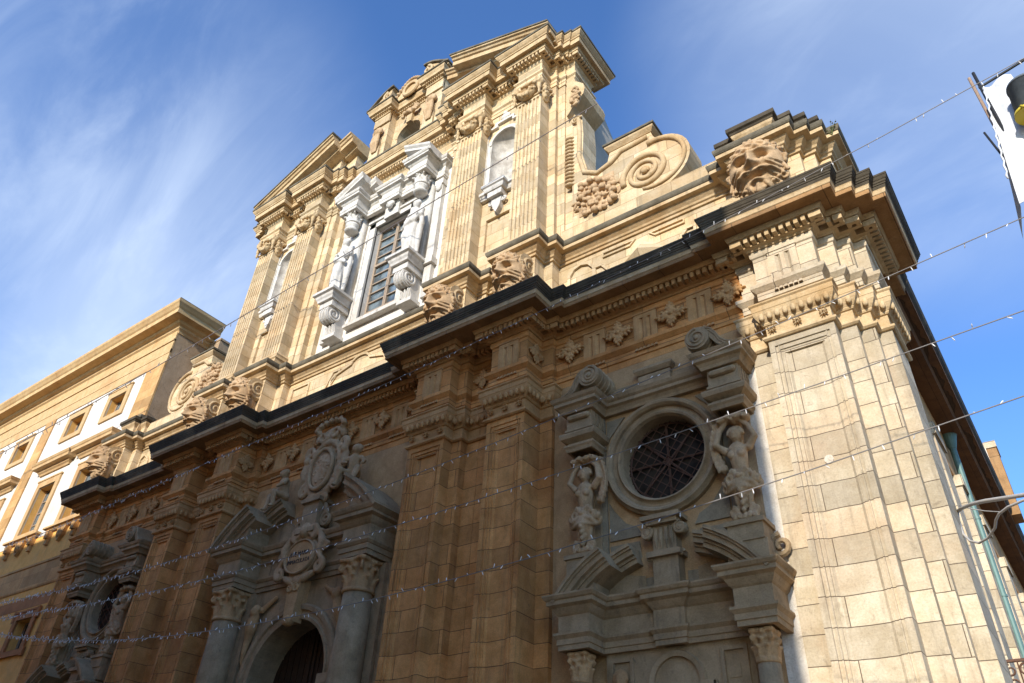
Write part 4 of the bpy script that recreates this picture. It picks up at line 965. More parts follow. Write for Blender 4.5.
# ------------------------------------------------------------------ side volutes
for s in (-1, 1):
    zb = 15.40
    outer = [(7.78,20.5),(8.12,20.55),(8.16,19.6),(8.12,18.7),(8.28,17.95),(8.60,17.72),(8.90,17.80),(8.96,18.05),(9.25,18.05) if False else (9.0,18.22),(10.25,18.22),(10.3,18.0),(10.38,17.86)]
    for i in range(15):
        a = radians(80-i*12); outer.append((10.28+.98*cos(a), 16.92+.98*sin(a)))
    outer = [p for p in outer if p[1] > 15.99]+[(10.62,15.98),(7.78,15.98)]
    # clean outline: plinth, scroll body
    if s < 0: outer = [(7.78,17.4),(8.2,17.45),(8.60,17.62)]+outer[6:]
    m = MB().slab(outer, .12, .85); 
    V = MB(); V.join(m)
    if s < 0: V.mirror()
    vo = part('volute', V, 'up', CH)
    m = MB()
    # raised rim following the outline
    rim = [(8.02,20.4),(8.05,19.6),(8.02,18.65),(8.18,17.9),(8.60,17.60),(9.05,17.75),(9.35,18.0),(10.15,18.05)]
    if s < 0: rim = rim[4:]
    m.tube([(x,.10,z) for x, z in rim], .075, 8)
    m.tube([(10.28+.84*cos(radians(100-i*12)), .10, 16.92+.84*sin(radians(100-i*12))) for i in range(19)], [.08-.002*i for i in range(19)], 8)
    m.spiral((10.0, .10, 16.78), .66, .07, 2.6, .085, .05, a0=radians(200), sgn=-1, n=90, m=8)
    m.ell((10.0, .08, 16.78), (.1, .08, .1))
    if s > 0: m.spiral((7.95, .06, 20.35), .17, .03, 1.6, .045, .03, a0=0, sgn=1, n=24)
    if s < 0: m.mirror()
    part('scroll_moulding', m, 'uptrim', vo, True)
    for pr_, nm_, mt_ in (([(-.2,18.20),(0,18.20),(.05,18.26),(.09,18.31),(.10,18.36),(-.2,18.38)], 'cap_mould', 'uptrim'), ([(-.2,18.381),(.10,18.381),(.13,18.39),(.13,18.46),(-.2,18.50)], 'weathered_cap', 'ledge')):
        m = MB(); m.sweep(pr_, [(8.98,.8),(8.98,.10),(10.28,.10),(10.28,.8)])
        if s < 0: m.mirror()
        part(nm_, m, mt_, vo)
    m = MB(); m.box(7.45, 12.1, .10, .8, 15.38, 15.98); m.box(10.6, 12.1, .2, .8, 15.9, 16.02)
    if s < 0: m.mirror()
    part('plinth', m, 'up', vo)
    m = MB(); rnd = random.Random(11)
    for iz in range(8):
        for ix in range(8):
            x = 8.0+ix*.165+(.08 if iz % 2 else 0)+rnd.uniform(-.06, .06); z = 16.20+iz*.165+rnd.uniform(-.06, .06)
            if z > 17.55 or (x > 8.75 and z > 17.25) or (x > 9.15) or (x < 8.15 and z < 16.35): continue
            m.ell((x, .11-.10*rnd.random(), z), rnd.uniform(.055, .105), None, 2)
            if rnd.random() < .35: m.ell((x+.07, .06, z+.05), (.09, .025, .035), rotm('Y', rnd.uniform(0, 180)), 1)
    for i in range(14):
        a = rnd.uniform(pi*.9, pi*2.1); m.ell((8.58+.72*cos(a), .10, 16.80+.62*sin(a)), (.05, .045, .13), rotm('Y', rnd.uniform(0, 180)), 1)
    m.box(8.0, 9.1, .10, .2, 16.2, 17.4)
    fo = carve(m.mirror() if s < 0 else m, 'carve', 'fruit_relief', .015, 0); obj('fruit_relief', fo, vo)
    m = MB()
    for i in range(14): m.ell((7.70, .14, 19.7-i*.155), (.17, .13, .055), rotm('Y', 12), 2)
    if s > 0: part('feather_relief', m, 'uptrim', vo, True)

# ------------------------------------------------------------------ central portal
m = plate((-2.95, 2.95, 0, 7.62), [archpts(0, .02, 5.35, 1.36)], -.10, .75); PO = part('portal', m, 'grey', CH)
m = MB()
for s in (-1, 1): m.box(s*1.85, s*2.9, -.2, -.1, 0, 7.6)
m.box(-3.05,-2.95,-.1,.02,0,7.62); m.box(2.95,3.05,-.1,.02,0,7.62)
part('respond', m, 'grey', PO)
m = MB().ring(0, 5.35, [(1.36,.3),(1.36,-.18),(1.44,-.20),(1.46,-.16),(1.56,-.16),(1.58,-.22),(1.68,-.24),(1.72,-.18),(1.72,-.1)], 40, 0, pi)
for s in (-1, 1):
    m.prism([(s*1.36,.3),(s*1.36,-.18),(s*1.44,-.20),(s*1.46,-.16),(s*1.56,-.16),(s*1.58,-.22),(s*1.68,-.24),(s*1.72,-.18),(s*1.72,-.1)], .9, 5.35)
    m.box(s*1.30, s*1.78, -.28, .3, 5.12, 5.33)
part('archivolt', m, 'grey', PO)
m = MB().slab([(-.16,6.60),(.16,6.60),(.24,7.62),(-.24,7.62)], -.42, -.1); 
for k in (-1, 1): m.spiral((k*.12, -.44, 7.4), .11, .02, 1.4, .04, .03, a0=pi/2, sgn=k, n=20)
m.ell((0, -.36, 6.62), (.16, .14, .14)); part('keystone', m, 'mortar', PO)
m = MB(); m.box(-1.5, -.01, .62, .70, 0, 7); m.box(.01, 1.5, .62, .70, 0, 7)
for s in (-1, 1):
    for k in range(6): m.box(s*(.05+.22*k), s*(.05+.22*k+.19), .60, .63, .1, 7)
    m.box(s*.03, s*1.36, .57, .62, 5.0, 5.22); m.box(s*.03, s*.12, .56, .62, 0, 7)
DR = part('door', m, 'wood', CH); m = MB(); m.ell((.12, .54, 1.1), (.05, .05, .05)); part('handle', m, 'iron', DR)
ppth = [(-2.86,0),(-2.86,-.82),(-1.96,-.82),(-1.96,-.14),(1.96,-.14),(1.96,-.82),(2.86,-.82),(2.86,0)]
PE = part('portal_entablature', MB().sweep([(-.1,7.63),(0,7.63),(0,7.74),(.03,7.75),(.03,7.87),(.05,7.88),(.09,7.94),(.09,7.98),(0,7.99),(0,8.34),(.04,8.38),(.08,8.44),(.10,8.50),(.20,8.54),(.20,8.63),(.23,8.65),(.27,8.72),(.28,8.76),(-.1,8.80)], ppth), 'grey', CH)
cc = carve(capital_corinthian(.36, .74), 'mortar', 'capital', .026, 1)
colm = MB().lathe([(.50,0),(.50,.9),(.47,.92),(.47,1.0),(.41,1.06),(.45,1.12),(.39,1.2),(.385,1.25),(.39,3.0),(.36,5.5),(.335,6.86)], n=36).mesh('column', MT['grey'], True)
for s in (-1, 1):
    c = obj('column', colm, CH, (s*2.40, -.44, 0)); obj('capital', cc, c, (0, 0, 6.88))
def arcband(cx, cz, R, x0, x1, y0, yb, layers, n=16):
    """segmental cornice piece: layers of (inner radius, outer radius, how far proud)"""
    m = MB()
    a0 = math.acos(max(-1, min(1, (x0-cx)/R))); a1 = math.acos(max(-1, min(1, (x1-cx)/R)))
    for ri, ro, pr in layers:
        pts = [(cx+ro*cos(a0+(a1-a0)*i/n), cz+ro*sin(a0+(a1-a0)*i/n)) for i in range(n+1)]+[(cx+ri*cos(a1+(a0-a1)*i/n), cz+ri*sin(a1+(a0-a1)*i/n)) for i in range(n+1)]
        m.slab(pts, y0-pr, yb)
    return m
lay = lambda R: [(R-.42, R-.30, .02), (R-.30, R-.24, .08), (R-.24, R-.10, .18), (R-.10, R-.05, .22), (R-.05, R+.03, .28)]
for s in (-1, 1):
    m = arcband(0, 6.25, 3.98, 3.16, 1.90, -.82, 0, lay(3.98)); m.join(arcband(0, 6.25, 3.98, 1.90, 1.28, -.25, 0, lay(3.98)))
    pts = [(2.84,8.76),(1.96,8.76)]+[(1.96+.88*i/6, 6.25+sqrt(3.6**2-(1.96+.88*i/6)**2)) for i in range(7)]
    m.slab(pts, -.80, 0)
    m.slab([(1.96,8.76),(.55,8.76),(.55,9.0),(1.3,9.55),(1.96,9.3)], -.1, 0)
    if s < 0: m.mirror()
    part('segmental_pediment', m, 'grey', CH)
pt = carve(orn_putto(), 'fig', 'putto', .024, 2)
for s in (-1, 1):
    o = obj('putto', pt, CH, (s*1.38, -.38, 10.02), s*.35); o.scale = (s*1.0, 1.0, 1.0)
# pedestal between, and the crowned shield above it
m = MB(); m.prism([(-.30,0),(-.30,-.42),(.30,-.42),(.30,0)], 8.9, 9.66); m.prism([(-.36,0),(-.36,-.5),(.36,-.5),(.36,0)], 9.66, 9.76); m.prism([(-.36,0),(-.36,-.5),(.36,-.5),(.36,0)], 8.80, 8.93)
for s in (-1, 1): m.spiral((s*.50, -.25, 9.15), .20, .03, 1.8, .07, .04, a0=pi/2, sgn=s, n=30); m.limb([(s*.36, -.25, 9.6), (s*.44, -.25, 9.4), (s*.5, -.25, 9.32)], [.05, .07, .06], 7)
part('shield_pedestal', m, 'grey', CH)
m = MB(); cz = 10.70
m.ell((0, -.18, cz), (.62, .16, .84), None, 3)
for i in range(30):
    a = 2*pi*i/30; q = .07+.03*(i % 3); m.ell((.60*cos(a), -.26, cz+.80*sin(a)), (.10+.04*(i % 2), .12, q+.04), rotm('Y', -math.degrees(a)), 1)
for s in (-1, 1):
    m.spiral((s*.66, -.30, cz+.62), .20, .03, 1.5, .08, .05, a0=-pi/2, sgn=s, n=26); m.spiral((s*.62, -.30, cz-.58), .18, .03, 1.5, .08, .05, a0=pi/2, sgn=-s, n=26)
    m.spiral((s*.28, -.30, cz-.92), .14, .02, 1.5, .07, .05, a0=pi, sgn=s, n=22)
    m.ell((s*.74, -.30, cz+.38), (.12, .12, .13)); m.limb([(s*.76, -.25, cz+.3), (s*.80, -.28, cz+.0), (s*.70, -.3, cz-.2), (s*.78, -.25, cz-.45)], [.10, .12, .09, .05])
    m.spiral((s*.24, -.32, cz+1.02), .19, .06, 1.1, .06, .05, a0=0, sgn=s, n=24); m.ell((s*.50, -.25, cz+1.0), (.10, .10, .14)); m.ell((s*.48, -.30, cz+1.2), (.09, .09, .1))
for k in range(9):
    a = pi*k/8; m.ell((.55*cos(a), -.34, cz+1.26+.20*sin(a)), (.10, .12, .09), None, 1)
for k in range(5): m.ell(((k-2)*.2, -.36, cz+1.50-.03*abs(k-2)), (.06, .07, .10), None, 1)
m.ell((0, -.2, cz+1.05), (.5, .12, .3)); m.box(-.2, .2, -.2, 0, cz-1, cz+1.2)
sh = obj('crowned_shield', carve(m, 'fig', 'crowned_shield', .026, 1), CH)
m = MB(); m.ring(0, 0, [(.40,-.0),(.40,-.06),(.45,-.08),(.48,-.05),(.48,0)], 40); m.xf(Matrix.Translation((0, -.36, cz-.05))@Matrix.Diagonal((1, 1, 1.35, 1)))
part('oval_rim', m, 'fig', sh, True)
m = MB(); rnd = random.Random(4)
m.ell((0, -.33, cz-.05), (.41, .06, .55), None, 3)
for i in range(60):
    a = rnd.random()*6.28; q = rnd.random()**.5*.85; m.ell((.36*q*cos(a), -.385, cz-.05+.48*q*sin(a)), (rnd.uniform(.02, .05), .03, rnd.uniform(.015, .04)), rotm('Y', rnd.uniform(0, 180)), 1)
obj('monogram_field', carve(m, 'fig', 'monogram_field', .018, 0), sh)
# inscribed cartouche
m = MB(); cz = 8.22; yc = -.34
pts = [(.62*cos(2*pi*i/40)*(1+.06*cos(8*pi*i/40)), cz-.02+.52*sin(2*pi*i/40)*(1+.06*cos(8*pi*i/40))) for i in range(40)]
m.slab(pts, yc-.06, -.1)
for s in (-1, 1):
    m.spiral((s*.30, yc-.08, cz+.60), .19, .03, 1.7, .075, .05, a0=-pi/2, sgn=s, n=30); m.spiral((s*.74, yc-.04, cz-.36), .18, .03, 1.7, .075, .05, a0=pi/2, sgn=-s, n=30)
    m.limb([(s*.55, yc, cz+.55), (s*.72, yc-.06, cz+.25), (s*.66, yc-.05, cz-.05), (s*.80, yc-.05, cz-.2)], [.10, .11, .09, .06])
    m.limb([(s*.5, yc, cz-.5), (s*.25, yc-.05, cz-.62), (s*.1, yc-.04, cz-.72)], [.08, .10, .06]); m.spiral((s*.82, yc-.02, cz+.12), .12, .02, 1.3, .06, .04, a0=0, sgn=s, n=20)
m.ell((0, yc-.1, cz+.62), (.14, .14, .19)); m.ell((0, yc-.22, cz+.6), (.03, .04, .04), None, 1)
for k in range(7): a = pi*k/6; m.ell((.14*cos(a), yc-.08, cz+.70+.12*sin(a)), (.06, .09, .06), None, 1)
m.ell((0, yc-.02, cz-.62), (.18, .10, .14))
ca = obj('inscribed_cartouche', carve(m, 'fig', 'inscribed_cartouche', .026, 1), CH)
m = MB(); m.slab([(.50*cos(2*pi*i/36), cz-.04+.40*sin(2*pi*i/36)) for i in range(36)], yc-.115, yc-.05); fld = part('inscription_field', m, 'mortar', ca)
m = MB(); m.ring(0, 0, [(.50,.02),(.50,-.04),(.53,-.06),(.56,-.04),(.56,.02)], 40); m.xf(Matrix.Translation((0, yc-.10, cz-.04))@Matrix.Diagonal((1, 1, .80, 1))); part('inscription_rim', m, 'fig', ca, True)
for i, (tx, sz) in enumerate((('AVE MARIA', .175), ('IMMACULATA', .155))):
    cu = bpy.data.curves.new('t', 'FONT'); cu.body = tx; cu.size = sz; cu.align_x = 'CENTER'; cu.extrude = .004; cu.resolution_u = 2
    to = bpy.data.objects.new('t', cu); COL.objects.link(to); dg = bpy.context.evaluated_depsgraph_get()
    me = bpy.data.meshes.new_from_object(to.evaluated_get(dg)); bpy.data.objects.remove(to); me.materials.clear(); me.materials.append(MT['black']); me.name = 'lettering'
    o = obj('lettering', me, ca, (0, yc-.121, cz-.02-.19*i)); o.rotation_euler = (pi/2, 0, 0); o.scale = (.86, 1, 1)
# spandrel reliefs (winged child over each haunch of the arch)
for s in (-1, 1):
    m = MB(); cx, cz = s*1.50, 7.05
    m.ell((cx, -.30, cz), (.12, .12, .14)); m.ell((cx, -.41, cz), (.03, .03, .03), None, 1)
    for k in range(6): a = pi*k/5; m.ell((cx+.11*cos(a), -.28, cz+.05+.10*sin(a)), (.05, .07, .05), None, 1)
    m.limb([(cx+s*.02, -.25, cz-.12), (cx+s*.10, -.24, cz-.35), (cx+s*.17, -.2, cz-.6)], [.12, .15, .10])
    m.limb([(cx+s*.17, -.2, cz-.6), (cx+s*.20, -.2, cz-.95), (cx+s*.24, -.15, cz-1.25)], [.09, .07, .03]); m.limb([(cx, -.25, cz-.2), (cx+s*.25, -.24, cz-.3), (cx+s*.30, -.2, cz-.1)], [.06, .05, .04], 7)
    for k in range(9): m.ell((cx-s*(.12+.055*k), -.17, cz+.06+.03*k), (.085, .06, .11-.006*k), rotm('Y', s*35), 1)
    for k in range(8): m.ell((cx+s*(.05+.03*k), -.16, cz-.3-.12*k), (.12-.008*k, .05, .06), rotm('Y', s*50), 1)
    obj('spandrel_relief', carve(m, 'mortar', 'spandrel_relief', .022, 1), PO)

# ------------------------------------------------------------------ side bays, each with a round window, figure pilasters and a blind portal
herm = {s: carve(orn_herm(s), 'fig', 'carved_figure', .0135, 0) for s in (-1, 1)}
c3 = carve(capital_corinthian(.17, .46), 'mortar', 'capital', .02, 1)
col3 = MB().lathe([(.24,0),(.24,.5),(.21,.55),(.20,.9),(.185,2.5),(.165,4.49)], n=28).mesh('column', MT['grey'], True)
for S in (-1, 1):
    B = 9.9*S
    # round window
    OZ = 8.52
    m = MB().ring(B, OZ, [(.86,.28),(.86,-.02),(.89,-.10),(.93,-.12),(.96,-.07),(.99,-.05),(1.06,-.05),(1.07,-.12),(1.11,-.17),(1.16,-.18),(1.19,-.13),(1.22,-.10),(1.22,.02)], 64)
    RW = part('round_window', m, 'grey', CH, False)
    m = MB().ring(B, OZ, [(0.001,.30),(.92,.30),(.92,.34),(0.001,.34)], 40); part('pane', m, 'dglass', RW)
    m = MB()
    for k in range(10):
        for a in (pi/4+.12, 3*pi/4+.12):
            t = (k-4.5)*.175; q = sqrt(max(.87**2-t*t, 0)); c_, s_ = cos(a), sin(a)
            m.tube([(B+t*c_-q*s_, .22, OZ+t*s_+q*c_), (B+t*c_+q*s_, .22, OZ+t*s_-q*c_)], .010, 5)
    for a in (pi/4, 3*pi/4, 0, pi/2): m.tube([(B-.86*cos(a), .25, OZ-.86*sin(a)), (B+.86*cos(a), .25, OZ+.86*sin(a))], .026, 5)
    m.ring(B, OZ, [(.80,.23),(.82,.21),(.84,.23)], 40)
    part('iron_grille', m, 'iron', RW)
    # grey slabs round it
    for s in (-1, 1):
        def slab(poly, y=-.035):
            m = MB(); m.slab([(B+s*x, z) for x, z in poly], y, 0); part('stone_slab', m, 'slate', CH)
        slab([(1.20,7.02),(.52,7.02),(.62,7.20),(.86,7.32),(1.10,7.62),(1.20,7.80)]); slab([(1.20,6.50),(.62,6.50),(.55,6.62),(.60,6.92),(1.20,6.92)])
        slab([(1.22,5.92),(.30,5.92),(.30,6.22),(1.22,6.18)]); slab([(1.24,5.9),(1.42,5.9),(1.42,9.7),(1.24,9.7)], -.05)
        slab([(1.20,9.15),(.78,9.62),(1.20,9.62)]); slab([(1.20,10.12),(.40,10.12),(.40,10.34),(1.20,10.34)])
    # shelf above, linked to the consoles
    pth = [(B-1.95,0),(B-1.95,-.60),(B-1.19,-.60),(B-1.19,-.10),(B+1.19,-.10),(B+1.19,-.60),(B+1.95,-.60),(B+1.95,0)]
    sh_ = part('shelf_cornice', MB().sweep([(-.1,9.72),(0,9.72),(.02,9.78),(.06,9.84),(.12,9.87),(.12,9.94),(.16,9.98),(.19,10.05),(-.1,10.08)], pth), 'grey', CH)
    m = MB(); m.box(B-.36, B+.36, -.12, 0, 10.08, 10.40); m.sweep([(-.1,10.40),(.02,10.42),(.08,10.50),(.08,10.56),(-.1,10.57)], [(B-.36,0),(B-.36,-.12),(B+.36,-.12),(B+.36,0)]); m.box(B-1.2, B+1.2, -.06, 0, 10.08, 10.30)
    part('tablet', m, 'grey', sh_)
    for s in (-1, 1):
        X = B+s*1.57
        m = MB(); hw = .30
        q = [(X-hw,0),(X-hw,-.52),(X+hw,-.52),(X+hw,0)]
        m.prism(q, 9.28, 9.72)
        m.sweep([(-.05,8.86),(0,8.86),(.02,8.92),(.05,8.96),(.05,9.0),(-.02,9.01),(-.02,9.06),(.10,9.13),(.12,9.20),(.12,9.24),(-.05,9.28)], q)
        m.box(X-.26, X+.26, -.50, 0, 9.0, 9.3); m.box(X-hw-.03, X+hw+.03, -.55, 0, 9.32, 9.37)
        for k in range(4): m.box(X-hw-.02+0, X-hw, -.47+.12*k, -.41+.12*k, 9.40, 9.70); m.box(X+hw, X+hw+.02, -.47+.12*k, -.41+.12*k, 9.40, 9.70)
        m.limb([(X-.2, -.54, 9.62), (X+.2, -.54, 9.62)], [.07, .07], 8)
        cons = part('console_block', m, 'grey', CH)
        # reversed volute on top: rolled end toward the window, tail sloping outwards
        m = MB(); cx = X-s*.35; cz_ = 10.44; R = .25
        m.slab([(cx-s*R*cos(2*pi*i/24)*(1 if s > 0 else 1), cz_+R*sin(2*pi*i/24)) for i in range(24)], -.70, .0)
        up_ = [(-.02,.25),(.14,.25),(.27,.19),(.36,.06),(.43,-.10),(.54,-.22),(.70,-.29),(.88,-.33)]
        lo_ = [(.88,-.39),(.68,-.37),(.50,-.33),(.36,-.24),(.26,-.08),(.17,.06),(.06,.12),(-.02,.12)]
        m.slab([(cx+s*x, cz_+z) for x, z in up_+lo_], -.66, -.06)
        m.slab([(cx+s*x, cz_+z) for x, z in ((.0,-.1),(.22,.0),(.34,-.18),(.46,-.3),(.6,-.37),(-.05,-.37),(-.05,-.2))], -.50, .0)
        m.spiral((cx, -.70, cz_), R-.03, .03, 2.2, .036, .026, a0=pi/2, sgn=s, n=60)
        for o_ in (.03, .09): m.tube([(cx+s*x, -.66, cz_+z-o_) for x, z in up_[1:]], .022, 6)
        m.ell((cx, -.70, cz_), (.06, .05, .06))
        for yy_ in (-.55, -.40, -.26, -.14): m.ring(cx, cz_, [(R-.02, yy_-.03), (R+.02, yy_), (R-.02, yy_+.03)], 24)
        m.ell((cx-s*.12, -.05, cz_-.05), (.15, .14, .20))
        part('scroll', m, 'grey', cons)
        h = obj('carved_figure', herm[-s], CH, (X, -.28, 6.70)); h.scale = (.95, 1, 1)
        m = MB(); m.box(X-.30, X+.30, -.52, 0, 6.35, 6.62); m.box(X-.34, X+.34, -.56, 0, 6.62, 6.70); m.box(X-.33, X+.33, -.50, 0, 6.0, 6.35); m.box(X-.22, X+.22, -.10, 0, 6.7, 8.9)
        m.spiral((X+s*.42, -.15, 6.3), .20, .03, 1.5, .06, .04, a0=pi/2, sgn=s, n=24)
        part('figure_plinth', m, 'grey', h if False else CH)
    # little ionic pedestal
    m = MB(); m.box(B-.24, B+.24, -.26, 0, 5.88, 6.45); m.box(B-.32, B+.32, -.34, 0, 6.45, 6.55); m.prism([(B-.22,0),(B-.22,-.24),(B+.22,-.24),(B+.22,0)], 6.55, 7.05)
    for k in range(4):
        m.tube([(B-.15+.1*k, -.25, 6.98), (B-.15+.1*k, -.27, 6.75), (B-.15+.1*k, -.25, 6.60)], [.035, .03, .008], 6)
    m.box(B-.38, B+.38, -.40, 0, 7.12, 7.20); m.box(B-.30, B+.30, -.34, 0, 7.04, 7.12)
    for s in (-1, 1): m.spiral((B+s*.33, -.26, 6.93), .12, .02, 1.8, .035, .03, a0=pi/2, sgn=s, n=30); m.ell((B+s*.33, -.18, 6.93), (.12, .12, .12)); m.spiral((B+s*.30, -.24, 6.48), .06, .02, 1, .03, .02, a0=0, sgn=s, n=14)
    part('fluted_pedestal', m, 'grey', CH)
    for s in (-1, 1):
        rr_ = random.Random(s+7); m = MB().slab([(B+s*.62+.36*(1+.12*rr_.uniform(-1,1))*cos(2*pi*i/18), 6.32+.42*(1+.12*rr_.uniform(-1,1))*sin(2*pi*i/18)) for i in range(18)], -.022, 0)
        part('mortar_patch', m, 'mortar', CH)
    # blind portal
    bp_ = [(B-1.92,0),(B-1.92,-.70),(B-1.30,-.70),(B-1.30,-.20),(B-.28,-.20),(B-.28,-.28),(B+.28,-.28),(B+.28,-.20),(B+1.30,-.20),(B+1.30,-.70),(B+1.92,-.70),(B+1.92,0)]
    BP = part('blind_portal', MB().sweep([(-.1,4.98),(0,4.98),(0,5.06),(.02,5.07),(.02,5.16),(.07,5.22),(.07,5.26),(0,5.27),(0,5.55),(.03,5.58),(.07,5.64),(.09,5.68),(.16,5.72),(.16,5.79),(.19,5.81),(.22,5.86),(.22,5.89),(-.1,5.92)], bp_), 'grey', CH)
    m = MB(); m.box(B-1.3, B+1.3, -.12, 0, 0, 4.98)
    # crossetted frame with a little arch
    fp = [(-1.15,4.60),(-1.15,4.90),(-.72,4.90),(-.72,4.45),(-.55,4.45),(-.55,4.28),(-.42,4.28)]
    fa = [(.42*cos(pi-pi*i/12), 4.34+.62*sin(pi*i/12)) for i in range(13)]
    for s in (-1, 1):
        frame_loop(m, [(B+s*1.18,4.15),(B+s*1.18,4.85),(B+s*.80,4.85),(B+s*.80,4.15)], .06, -.12, .05)
        frame_loop(m, [(B+s*.78,3.9),(B+s*.62,3.9),(B+s*.62,4.2),(B+s*.42,4.2)], .05, -.12, .05)
    m.ring(B, 4.42, [(.40,-.12),(.40,-.18),(.48,-.20),(.50,-.12)], 24, 0, pi)
    for s in (-1, 1): m.box(B+s*.40, B+s*.66, -.19, -.12, 4.34, 4.42); m.box(B+s*.62, B+s*.68, -.19, -.12, 4.05, 4.4); m.box(B+s*.62, B+s*1.1, -.19, -.12, 3.98, 4.06)
    m.box(B-1.0, B+1.0, -.18, -.12, 3.6, 3.68); m.box(B-.12, B+.12, -.135, -.12, 4.3, 4.52); m.box(B+.86, B+1.06, -.135, -.12, 4.42, 4.62)
    part('blind_panel', m, 'grey', BP)
    m = MB(); m.ell((B-1.0, -.20, 4.5), (.12, .12, .17)); m.ell((B-1.0, -.31, 4.5), (.03, .03, .04), None, 1)
    for k in range(7): a = pi*k/6; m.ell((B-1.0+.11*cos(a), -.2, 4.55+.12*sin(a)), (.05, .07, .05), None, 1)
    obj('small_head', carve(m, 'mortar', 'small_head', .02, 1), BP)
    for s in (-1, 1):
        c = obj('column', col3, BP, (B+s*1.61, -.44, 0)); c.name = 'column'
        k = obj('capital', c3, BP, (B+s*1.61, -.44, 4.50))
    l2 = lambda R: [(R-.30, R-.22, .02), (R-.22, R-.17, .06), (R-.17, R-.08, .14), (R-.08, R-.04, .18), (R-.04, R+.02, .22)]
    for s in (-1, 1):
        m = arcband(0, 4.445, 2.37, 1.96, 1.00, -.66, 0, l2(2.37)); m.join(arcband(0, 4.445, 2.37, 1.00, .62, -.22, 0, l2(2.37)))
        m.slab([(1.85,5.9),(1.25,5.9)]+[(1.25+.6*i/5, 4.445+sqrt(2.1**2-(1.25+.6*i/5)**2)) for i in range(6)], -.6, 0); m.slab([(1.3,5.9),(.5,5.9),(.5,6.25),(1.0,6.35),(1.3,6.2)], -.05, 0)
        if s < 0: m.mirror()
        m.xf(Matrix.Translation((B, 0, 0))); part('segmental_pediment', m, 'grey', BP)

# ------------------------------------------------------------------ side wall towards the lane
m = MB(); m.box(13.75, 13.86, 2.2, 34, 0, 11.4)
part('side_wall', m, 'white', CH)
for y in (3.4, 6.0, 9.2, 12.2, 16.0, 20):
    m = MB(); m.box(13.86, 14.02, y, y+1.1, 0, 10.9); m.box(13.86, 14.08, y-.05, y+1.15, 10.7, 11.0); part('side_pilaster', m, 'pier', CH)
m = MB(); m.box(13.86, 13.93, 2.2, 2.6, 0, 10.9); m.box(13.3, 13.92, 3.0, 34, 11.0, 12.6); part('side_strip', m, 'trim', CH)
m = MB(); m.tube([(14.05, 9.9, 12.1), (14.05, 9.9, 3.0)], .085, 12); m.lathe([(.07,0),(.1,.05),(.20,.42),(.22,.46)], (14.05, 9.9, 12.05), 16)
for z in (4, 6, 8, 10): m.lathe([(.10,0),(.10,.06)], (14.05, 9.9, z), 12)
part('downpipe', m, 'green', CH)
m = MB(); 
BX, BY, BZ = 13.95, 4.6, 5.35
m.tube([(BX, BY, BZ), (BX+.75, BY, BZ), (BX+.75, BY+2.2, BZ)], .03, 6); m.box(BX-.1, BX+.8, BY-.05, BY+2.2, BZ-1.05, BZ-.95)
m.tube([(BX, BY, BZ-.5), (BX+.75, BY, BZ-.5), (BX+.75, BY+2.2, BZ-.5)], .015, 6)
for i in range(3):
    m.spiral((BX+.16+.25*i, BY, BZ-.16), .11, .02, 1.4, .02, .014, a0=pi/2, n=24, m=5); m.spiral((BX+.16+.25*i, BY, BZ-.38), .10, .02, 1.4, .02, .014, a0=-pi/2, n=24, m=5)
    m.tube([(BX+.05+.25*i, BY, BZ), (BX+.05+.25*i, BY, BZ-1)], .014, 5)
for i in range(7): m.tube([(BX+.75, BY+.3*i, BZ), (BX+.75, BY+.3*i, BZ-1)], .014, 5); m.spiral((BX+.75, BY+.15+.3*i, BZ-.2), .12, .02, 1.4, .02, .014, plane='yz', n=24, m=5)
part('balcony_railing', m, 'iron', CH)
m = MB().slab([(12.93+.075*cos(2*pi*i/20), 7.52+.075*sin(2*pi*i/20)) for i in range(20)], -.28, -.2); part('filler_spot', m, 'roughw', CH)
# brick stack on the roof edge
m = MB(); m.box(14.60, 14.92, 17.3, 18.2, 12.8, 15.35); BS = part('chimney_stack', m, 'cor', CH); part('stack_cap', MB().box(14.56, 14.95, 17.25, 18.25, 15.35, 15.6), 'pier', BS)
m = MB(); m.box(14.56, 14.60, 17.25, 18.2, 12.8, 15.35); part('stack_render', m, 'roughw', BS)

# ------------------------------------------------------------------ palazzo on the left
PX = -28.92; PY = .5
PA = thing('palazzo', (PX, PY, 0), 'ochre and white town palazzo with a deep stone eaves cornice, left of the church', 'building')
m = MB(); m.box(-50, 0, 0, 1.5, 0, 21.6); m.box(-50, -.5, 1.5, 12, 0, 20.8)
wall = MB(); xs = [-2.0]
wins = [(-3.35, 0), (-6.9, 0), (-12.35, 0), (-15.9, 0), (-21.35, 0), (-24.9, 0)]
holesU = [[(x-.68,18.1),(x+.68,18.1),(x+.68,19.1),(x-.68,19.1)] for x, _ in wins]
holesM = [[(x-.74,13.2),(x+.74,13.2),(x+.74,15.5),(x-.74,15.5)] for x, _ in wins]
holesL = [[(x-.62,7.95),(x+.62,7.95),(x+.62,9.10),(x-.62,9.10)] for x, _ in wins]
wp = plate((-50, 0, 0, 21.6), holesU+holesM+holesL, -.02, .45)
part('upper_wall', wp, 'yellow', PA)
b = MB(); b.box(-50, -.02, .42, 1.5, 0, 21.6); b.box(-50, -.5, 1.5, 12, 0, 20.9); part('body', b, 'pit', PA)
b = MB(); b.box(-.03, .0, -.015, 1.5, 0, 21.6); part('end_wall', b, 'pit', PA)
b = MB(); b.box(-2, .9, 1.53, 9, 12, 21.55); b.box(-2, .96, 1.5, 9.1, 21.55, 21.65); part('rear_wing', b, 'pit', PA)
